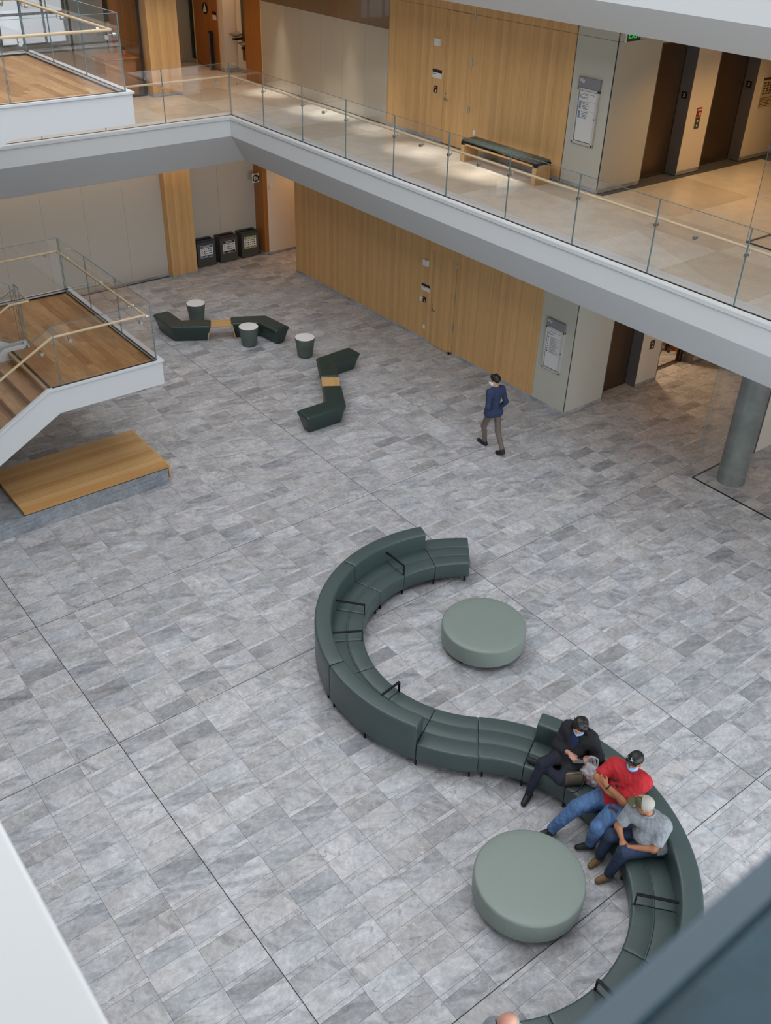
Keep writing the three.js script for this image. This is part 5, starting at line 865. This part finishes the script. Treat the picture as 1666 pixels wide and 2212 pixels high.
  part(t, 'trousers', meshField([cone(J.hipL, J.hipR, 0.122 + fat * 0.3, 0.122 + fat * 0.3), cone(J.pelvis, lerp3(J.pelvis, J.chest, 0.25), 0.122 + fat * 0.5, 0.122 + fat * 0.5), ...['L', 'R'].flatMap(S => { const l = leg(S, 0.012 + (o.loose || 0), 0.014 + (o.loose || 0) * 1.3); l[1].cut = cutEnd(J['kn' + S], J['an' + S], o.cuff || 1.02); return l; })], c, 0.03, [], o.folds ?? 0.0035), o.legMat);
  for (const S of ['L', 'R']) {
    const an = J['an' + S], toe = J['toe' + S], d = vnorm([toe[0] - an[0], 0, toe[2] - an[2]]), lift = o['lift' + S] || 0, heel = [an[0] - d[0] * 0.035, 0.038 + (an[1] - 0.09) * 1 + 0, an[2] - d[2] * 0.035], tt = [toe[0], Math.max(0.034, toe[1]), toe[2]];
    const flo = -base[1] + 0.0, side = vcross([0, 1, 0], d), pitch = vnorm(vsub(tt, heel)), upv = vnorm(vcross(pitch, side)), nrm = upv.map(v => -v), bot = vadd(heel, nrm, 0.037);
    const sh = part(t, 'shoe', meshField([cone(heel, tt, 0.044, 0.04), cone(vadd(heel, d, 0.02), an, 0.045, 0.05), cone(vadd(heel, d, 0.03), lerp3(heel, tt, 0.55), 0.046, 0.043)], 0.008, 0.02, [[bot, nrm], [vadd(an, [0, 0.035, 0]), [0, 1, 0]]]), o.shoeMat);
    part(sh, 'sole', meshField([cone(heel, tt, 0.047, 0.043), cone(vadd(heel, d, 0.03), lerp3(heel, tt, 0.6), 0.048, 0.046)], 0.007, 0.02, [[bot, nrm], [vadd(bot, upv, 0.016), upv]]), o.soleMat || M.black);
  }
  if (o.mask) hp('face_mask', meshField([ell([0, -0.045, 0.026], [0.074, 0.085, 0.083]), cone([0, -0.02, 0.09], [0, -0.05, 0.104], 0.014, 0.016)], 0.006, 0.02, [[[0, -0.012, 0], vnorm([0, 1, 0.12])], [[0, 0, 0.012], [0, 0, -1]], [[0, -0.112, 0], [0, -1, 0]]]), o.mask);
  if (o.mask) for (const q of [-1, 1]) hp('mask_loop', tube([[q * 0.07, -0.03, 0.03], [q * 0.088, -0.02, -0.01], [q * 0.086, -0.04, -0.02], [q * 0.066, -0.085, 0.03]], 0.0018, 20, 5, true), o.mask);
  if (o.hair) hp('hair', meshField(o.hair.prims, 0.007, 0.02, o.hair.cuts || [], o.hair.wob || 0.0025), o.hairMat || M.hairBlack);
  o.extra?.(t, J, HM, hp); return t;
}
const shortHair = { prims: [ell([0, 0.04, -0.022], [0.092, 0.096, 0.108]), ell([0, 0.10, 0.03], [0.07, 0.04, 0.06]), cone([-0.05, 0.12, -0.03], [0.05, 0.125, 0.02], 0.022, 0.024), ell([0, -0.035, 0.085], [0.1, 0.10, 0.075], { sub: 1 }), ell([0.1, -0.035, 0.03], [0.06, 0.05, 0.06], { sub: 1 }), ell([-0.1, -0.035, 0.03], [0.06, 0.05, 0.06], { sub: 1 })], cuts: [[[0, -0.075, 0], [0, -1, 0]]] };
const F = (deg) => [-Math.cos(deg * dg), 0, -Math.sin(deg * dg)];
// ---- man walking away toward the oak wall
person({
  label: 'person walking in a navy shirt and brown trousers, hands in pockets', base: [3.12, 0, 0.1], fwd: [0, 0, -1], face: [-0.62, -0.08, -0.78], skin: M.skin, hair: shortHair, mask: M.maskWhite,
  J: { pelvis: [3.09, 0.93, 0.12], chest: [3.11, 1.27, 0.09], neck: [3.12, 1.43, 0.07], head: [3.12, 1.575, 0.02], shL: [2.945, 1.375, 0.08], shR: [3.275, 1.375, 0.11], elL: [2.895, 1.09, 0.13], elR: [3.335, 1.10, 0.19], wrL: [2.945, 0.88, 0.03], wrR: [3.27, 0.90, 0.06], hipL: [3.00, 0.89, 0.10], hipR: [3.18, 0.89, 0.14], knL: [3.06, 0.50, -0.10], knR: [3.16, 0.48, 0.22], anL: [3.13, 0.10, -0.10], anR: [3.10, 0.16, 0.46], toeL: [3.13, 0.04, -0.28], toeR: [3.09, 0.04, 0.33] },
  topMat: M.shirtBlue, legMat: M.khaki, shoeMat: M.shoeBlack, long: true, sleeve: 0.96, inflate: 0.02, hem: 0.34, loose: 0.002, build: { fat: -0.06, limb: 0.95 },
  extra(t, J) { part(t, 'collar', new THREE.TorusGeometry(0.062, 0.014, 8, 24).rotateX(Math.PI / 2).translate(...vadd(J.neck, [0, 0.0, 0])), M.navyTop); },
});
// ---- woman in black coat looking at her phone
person({
  label: 'seated person in a black coat and blue mask looking at a phone', base: [-2.22, 0, 7.30], fwd: F(-13), face: [-0.80, -0.42, 0.30], headUp: [-0.35, 0.9, 0.1], skin: M.skinPink, mask: M.mask, cell: 0.012,
  J: { pelvis: [-2.18, 0.555, 7.29], chest: [-2.11, 0.87, 7.28], neck: [-2.11, 1.01, 7.29], head: [-2.17, 1.135, 7.30], shR: [-2.15, 0.955, 7.11], shL: [-2.06, 0.955, 7.45], elR: [-2.29, 0.70, 7.10], elL: [-2.02, 0.70, 7.58], wrR: [-2.31, 0.745, 7.33], wrL: [-2.13, 0.745, 7.545], hipR: [-2.20, 0.545, 7.20], hipL: [-2.20, 0.545, 7.38], knR: [-2.60, 0.585, 7.14], knL: [-2.56, 0.515, 7.43], anR: [-2.76, 0.12, 7.13], anL: [-2.54, 0.475, 7.06], toeR: [-2.90, 0.04, 7.18], toeL: [-2.62, 0.48, 6.93] },
  handR: { dir: [-0.1, -0.12, 0.9], back: [-0.2, 0.9, -0.1], curl: 0.7 }, handL: { dir: [-0.85, -0.1, -0.25], back: [0.1, 0.9, 0.1], curl: 0.7 },
  topName: 'coat', topMat: M.coat, under: M.navyTop, legMat: M.navyPants, shoeMat: M.shoeBlack, soleMat: M.black, long: true, sleeve: 0.97, inflate: 0.03, coatSkirt: true, build: { fat: 0.02 },
  topSub: [cone([-0.10, 0.97, 0.02], [-0.16, 0.70, 0.04], 0.125, 0.075)], topAdd: [cone([0.16, 0.99, -0.12], [0.17, 0.99, 0.12], 0.055, 0.055)],
  hair: { wob: 0.004, prims: [ell([0, 0.035, -0.02], [0.094, 0.098, 0.108]), cone([0.078, 0.03, 0.0], [0.112, -0.22, 0.05], 0.03, 0.05), cone([-0.078, 0.03, 0.0], [-0.10, -0.20, 0.02], 0.03, 0.042), cone([0.112, -0.20, 0.05], [0.10, -0.45, 0.10], 0.05, 0.024), cone([-0.10, -0.18, 0.02], [-0.10, -0.30, 0.04], 0.042, 0.02), cone([0, -0.02, -0.07], [0, -0.18, -0.08], 0.085, 0.07), ell([0, -0.05, 0.10], [0.07, 0.125, 0.10], { sub: 1 })] },
  extra(t, J) { for (const q of [-1, 1]) part(t, 'coat_toggle', rod(vadd(J.neck, [0.06, 0.02, q * 0.17]), vadd(J.neck, [0.05, 0.07, q * 0.18]), 0.006, 8), M.black); },
});
// ---- man in red shirt, arms crossed
person({
  label: 'seated person in a red shirt and black cap with crossed arms', base: [-2.26, 0, 8.1], fwd: F(9), face: [-0.95, 0.04, 0.12], skin: M.skinTan, mask: M.mask, cell: 0.012,
  J: { pelvis: [-2.27, 0.56, 8.10], chest: [-2.12, 0.88, 8.10], neck: [-2.05, 1.03, 8.11], head: [-2.075, 1.165, 8.125], shR: [-2.16, 0.965, 7.905], shL: [-2.06, 0.955, 8.32], elR: [-2.38, 0.84, 7.86], elL: [-2.36, 0.76, 8.27], wrR: [-2.43, 0.80, 8.08], wrL: [-2.42, 0.88, 8.02], hipR: [-2.30, 0.545, 8.00], hipL: [-2.30, 0.545, 8.21], knR: [-2.71, 0.50, 7.86], knL: [-2.75, 0.545, 8.25], anR: [-2.95, 0.11, 7.72], anL: [-2.70, 0.11, 8.16], toeR: [-3.05, 0.05, 7.67], toeL: [-2.83, 0.04, 8.08] },
  handR: { dir: [0.2, 0.1, 0.9], back: [-0.9, 0.3, 0], curl: 0.25 }, handL: { dir: [0.05, 0.25, -0.9], back: [-0.85, 0.4, 0], curl: 0.4 },
  topMat: M.red, legMat: M.denim, shoeMat: M.shoeBlack, soleMat: M.sole, sleeve: 0.86, inflate: 0.018, hem: 0.12, loose: 0.012, build: { fat: 0.075, belly: 0.05, limb: 1.08 },
  extra(t, J, HM, hp) {
    const cap = hp('cap', meshField([ell([0, 0.045, -0.012], [0.094, 0.102, 0.112]), ell([0, 0.058, 0.092], [0.08, 0.012, 0.062], { k: 0.012 })], 0.006, 0.012, [[[0, 0.046, 0], [0, -1, 0.02]]]), M.black);
    const w = M.plate, em = merge([rod([-0.012, 0.125, 0.088], [-0.012, 0.085, 0.103], 0.0035, 6), rod([-0.012, 0.085, 0.103], [0.01, 0.085, 0.103], 0.0035, 6), rod([0.004, 0.112, 0.094], [-0.006, 0.078, 0.105], 0.003, 6), rod([0.004, 0.112, 0.094], [0.018, 0.078, 0.103], 0.003, 6), rod([-0.002, 0.093, 0.102], [0.014, 0.093, 0.102], 0.003, 6)]);
    hp('cap_emblem', em, w, 'white interlocked letters');
    hp('sunglasses', merge([rbx(-0.075, -0.01, 0.05, 0.078, 0.105, 0.118, 0.006), rbx(0.01, 0.075, 0.05, 0.078, 0.105, 0.118, 0.006), rod([-0.01, 0.07, 0.112], [0.01, 0.07, 0.112], 0.004, 6), rod([0.075, 0.068, 0.11], [0.098, 0.06, 0.0], 0.004, 6), rod([-0.075, 0.068, 0.11], [-0.098, 0.06, 0.0], 0.004, 6)]), M.blackMetal);
    part(t, 'watch', new THREE.TorusGeometry(0.037, 0.008, 8, 24).applyMatrix4(frameM(vsub(J.wrL, J.elL), [0, 1, 0]).setPosition(V3(...lerp3(J.elL, J.wrL, 0.88)))), M.black);
    part(t, 'phone_pouch', rbx(-0.06, 0.06, -0.035, 0.035, -0.012, 0.012, 0.008).applyMatrix4(frameM([-0.75, 0.6, 0.2], [0, 1, 0]).setPosition(V3(-0.225, 0.665, 0.13))), S({ color: 0x4a3540, roughness: 0.6 }));
    part(t, 'shirt_print', merge([[-0.105, 0.985, -0.03, 0.03], [-0.125, 0.95, 0.05, 0.026], [-0.09, 1.0, 0.02, 0.02]].map(([x, y, z, r]) => new THREE.SphereGeometry(r, 14, 8).scale(0.25, 1, 1.25).translate(x, y, z))), S({ color: 0x3a1d22, roughness: 0.8 }), 'dark printed motif');
  },
});
// ---- man in grey polo shirt and camouflage cap
person({
  label: 'seated person in a grey polo shirt and camouflage cap with hands clasped', base: [-2.4, 0, 8.74], fwd: F(27), face: [-0.42, -0.25, -0.87], skin: M.skinTan, brow: false, hairMat: M.hairGrey, cell: 0.012,
  J: { pelvis: [-2.33, 0.56, 8.78], chest: [-2.41, 0.87, 8.71], neck: [-2.45, 1.02, 8.67], head: [-2.495, 1.145, 8.625], shR: [-2.52, 0.945, 8.50], shL: [-2.38, 0.945, 8.89], elR: [-2.66, 0.72, 8.46], elL: [-2.53, 0.67, 8.91], wrR: [-2.71, 0.63, 8.58], wrL: [-2.70, 0.61, 8.70], hipR: [-2.38, 0.545, 8.67], hipL: [-2.35, 0.545, 8.87], knR: [-2.71, 0.535, 8.42], knL: [-2.77, 0.535, 8.67], anR: [-2.75, 0.10, 8.36], anL: [-2.85, 0.10, 8.60], toeR: [-2.90, 0.04, 8.36], toeL: [-2.99, 0.04, 8.56] },
  handR: { dir: [-0.45, -0.35, 0.6], back: [-0.4, 0.85, 0.2], curl: 0.6 }, handL: { dir: [-0.5, -0.2, -0.7], back: [-0.1, 0.95, 0], curl: 0.7 },
  topMat: M.heather, legMat: M.darkDenim, shoeMat: M.shoeBrown, soleMat: M.bagBrown, sleeve: 0.78, inflate: 0.018, hem: 0.1, loose: 0.008, build: { fat: 0.045, belly: 0.1 },
  hair: { prims: [ell([0, 0.02, -0.02], [0.082, 0.09, 0.1]), ell([0, -0.03, 0.085], [0.1, 0.12, 0.09], { sub: 1 })], cuts: [[[0, -0.06, 0], [0, -1, 0]]] },
  extra(t, J, HM, hp) {
    hp('cap', meshField([ell([0, 0.045, -0.018], [0.093, 0.10, 0.112])], 0.006, 0.012, [[[0, 0.02, 0], [0, -1, -0.1]], [[0, 0, 0.01], [0, 0, 1]]]), M.capGrey, 'grey crown');
    const br = hp('cap_front', meshField([ell([0, 0.048, -0.012], [0.092, 0.099, 0.112]), ell([0, 0.04, 0.12], [0.082, 0.014, 0.075], { k: 0.012 })], 0.006, 0.012, [[[0, 0.03, 0], [0, -1, 0.02]], [[0, 0, 0.012], [0, 0, -1]]]), M.camo, 'camouflage front and visor');
    part(t, 'collar', merge([new THREE.TorusGeometry(0.078, 0.018, 8, 24).rotateX(Math.PI / 2 - 0.25).translate(...vadd(J.neck, [-0.005, 0.012, 0]))]), M.heather);
  },
});
// ---- bald person at the end of the sofa, mostly below the frame
person({
  label: 'bald seated person with glasses and red collar at the sofa end', base: [-5.6, 0, 9.52], fwd: [-0.85, 0, 0.5], face: [-0.8, -0.35, -0.5], skin: M.skinPink, brow: false, hairMat: M.hairGrey,
  J: { pelvis: [-5.50, 0.56, 9.53], chest: [-5.55, 0.92, 9.55], neck: [-5.58, 1.05, 9.54], head: [-5.61, 1.18, 9.52], shR: [-5.66, 0.97, 9.38], shL: [-5.50, 0.97, 9.74], elR: [-5.78, 0.72, 9.42], elL: [-5.62, 0.72, 9.86], wrR: [-5.92, 0.66, 9.60], wrL: [-5.82, 0.66, 9.86], hipR: [-5.58, 0.545, 9.46], hipL: [-5.50, 0.545, 9.64], knR: [-5.95, 0.54, 9.66], knL: [-5.88, 0.54, 9.88], anR: [-6.02, 0.10, 9.72], anL: [-5.96, 0.10, 9.95], toeR: [-6.17, 0.04, 9.80], toeL: [-6.11, 0.04, 10.03] },
  handR: { dir: [-0.8, -0.3, 0.4], back: [0, 0.9, 0], curl: 0.5 }, handL: { dir: [-0.8, -0.3, 0.2], back: [0, 0.9, 0], curl: 0.5 },
  topMat: M.heather, legMat: M.darkDenim, shoeMat: M.shoeBlack, sleeve: 0.8, hem: 0.1, build: { fat: 0.03 },
  hair: { prims: [ell([0, 0.0, -0.02], [0.082, 0.075, 0.1]), ell([0, 0.06, 0.06], [0.12, 0.085, 0.13], { sub: 1 })], cuts: [[[0, -0.06, 0], [0, -1, 0]]] },
  extra(t, J, HM, hp) { part(t, 'red_collar', new THREE.TorusGeometry(0.078, 0.022, 8, 24).rotateX(Math.PI / 2).translate(...vadd(J.neck, [0.02, 0.0, 0.02])), M.red, 'red collar'); hp('glasses', merge([new THREE.TorusGeometry(0.024, 0.003, 6, 20).translate(-0.032, 0.006, 0.1), new THREE.TorusGeometry(0.024, 0.003, 6, 20).translate(0.032, 0.006, 0.1), rod([-0.056, 0.01, 0.1], [-0.086, 0.01, 0.0], 0.0025, 6), rod([0.056, 0.01, 0.1], [0.086, 0.01, 0.0], 0.0025, 6), rod([-0.01, 0.01, 0.103], [0.01, 0.01, 0.103], 0.0025, 6)]), M.blackMetal); },
});
// ---- person standing in the open elevator
person({
  label: 'person in dark trousers and sneakers standing in the open elevator', base: [10.2, 0, -1.0], fwd: [-0.7, 0, 0.7], face: [-0.7, 0, 0.7], skin: M.skin, hair: shortHair, cell: 0.015,
  J: { pelvis: [10.2, 0.94, -1.0], chest: [10.2, 1.28, -1.0], neck: [10.2, 1.43, -1.0], head: [10.2, 1.575, -0.99], shR: [10.06, 1.37, -1.13], shL: [10.33, 1.37, -0.87], elR: [10.02, 1.1, -1.15], elL: [10.36, 1.1, -0.85], wrR: [9.98, 0.86, -1.1], wrL: [10.3, 0.86, -0.8], hipR: [10.13, 0.9, -1.06], hipL: [10.27, 0.9, -0.94], knR: [10.11, 0.5, -1.05], knL: [10.28, 0.5, -0.92], anR: [10.13, 0.1, -1.07], anL: [10.3, 0.1, -0.94], toeR: [10.04, 0.04, -0.95], toeL: [10.21, 0.04, -0.82] },
  handR: { dir: [0, -1, 0.1], back: [-0.7, 0, 0.7], curl: 0.3 }, handL: { dir: [0, -1, 0.1], back: [-0.7, 0, 0.7], curl: 0.3 },
  topMat: M.shirtBlue, legMat: M.navyPants, shoeMat: M.shoeBlack, soleMat: M.plate, long: true, sleeve: 0.96, hem: 0.2, build: {},
});
// ---- things they hold or set down
{
  const p = thing('smartphone', 'dark phone held by the seated person in black', 'phone'); p.position.set(-2.30, 0.722, 7.465); p.rotation.set(0.0, 0.9, 0.25); part(p, 'body', rbx(-0.036, 0.036, -0.004, 0.004, -0.075, 0.075, 0.003), M.black); part(p, 'screen', bx(-0.032, 0.032, 0.0041, 0.0046, -0.07, 0.07), PH({ color: 0x101218, roughness: 0.08 }));
  const b = thing('handbag', 'brown bag with pale trim slumped beside the seated person in black', 'bag', { at: [-2.40, 0.425, 7.53] });
  part(b, 'body', meshField([cone([-0.10, 0.07, -0.07], [0.06, 0.08, 0.05], 0.075, 0.075), cone([-0.05, 0.13, -0.04], [0.06, 0.13, 0.03], 0.06, 0.055), cone([0.05, 0.05, -0.05], [0.08, 0.08, 0.04], 0.07, 0.07)], 0.009, 0.04, [[[0, 0.008, 0], [0, -1, 0]]]), M.bagBrown);
  part(b, 'trim', tube([[-0.14, 0.05, -0.12], [-0.09, 0.165, -0.07], [-0.01, 0.20, 0.0], [0.07, 0.19, 0.05], [0.12, 0.12, 0.10]], 0.006, 30, 6, true), M.bagTrim);
  part(b, 'strap', tube([[0.09, 0.17, 0.06], [0.04, 0.16, 0.13], [-0.05, 0.10, 0.16], [-0.13, 0.04, 0.13], [-0.17, 0.015, 0.05]], 0.009, 30, 6, true), M.black);
  const s = thing('shopping_bag', 'white plastic shopping bag with red print between two seated people', 'bag', { at: [-2.21, 0.43, 7.65], turn: 0.35 });
  s.scale.setScalar(1.12);
  const pl = PH({ color: 0xd6d2d6, roughness: 0.4, transmission: 0.25, thickness: 0, side: THREE.DoubleSide, bumpMap: clothBump, bumpScale: 0.02 });
  part(s, 'body', meshField([cone([0.0, 0.05, -0.10], [0.0, 0.05, 0.08], 0.075, 0.075), cone([0.02, 0.12, -0.08], [0.02, 0.11, 0.06], 0.065, 0.06), cone([0.03, 0.19, -0.06], [0.03, 0.18, 0.02], 0.05, 0.04), cone([0.03, 0.24, -0.06], [0.03, 0.22, 0.0], 0.03, 0.025)], 0.009, 0.04, [[[0, 0.004, 0], [0, -1, 0]]], 0.005), pl);
  part(s, 'handle', merge([tube([[0.02, 0.22, -0.07], [0.03, 0.32, -0.08], [0.04, 0.36, -0.05], [0.05, 0.32, -0.02], [0.05, 0.22, 0.01]], 0.015, 30, 8, true), tube([[0.05, 0.22, -0.04], [0.08, 0.31, -0.05], [0.09, 0.30, 0.01], [0.06, 0.21, 0.03]], 0.013, 26, 8, true)]), pl);
  const pr = canvasMat(256, 256, (c, w, h) => { c.clearRect(0, 0, w, h); c.fillStyle = '#a32a3c'; c.font = 'bold 84px serif'; c.fillText('Lille', 20, 78); c.font = 'bold 50px serif'; c.fillText('Fraise', 24, 124); for (let i = 0; i < 6; i++) { c.fillRect(10 + (i % 2) * 10, 138 + i * 18, 220 - (i * 31) % 40, 9); } }, { transparent: true, side: THREE.DoubleSide });
  part(s, 'print', new THREE.PlaneGeometry(0.12, 0.12, 4, 4).rotateX(-0.22).rotateY(-Math.PI / 2)    .translate(-0.068, 0.10, 0.0), pr, 'red printed lettering');
}
renderer.render(scene, camera);
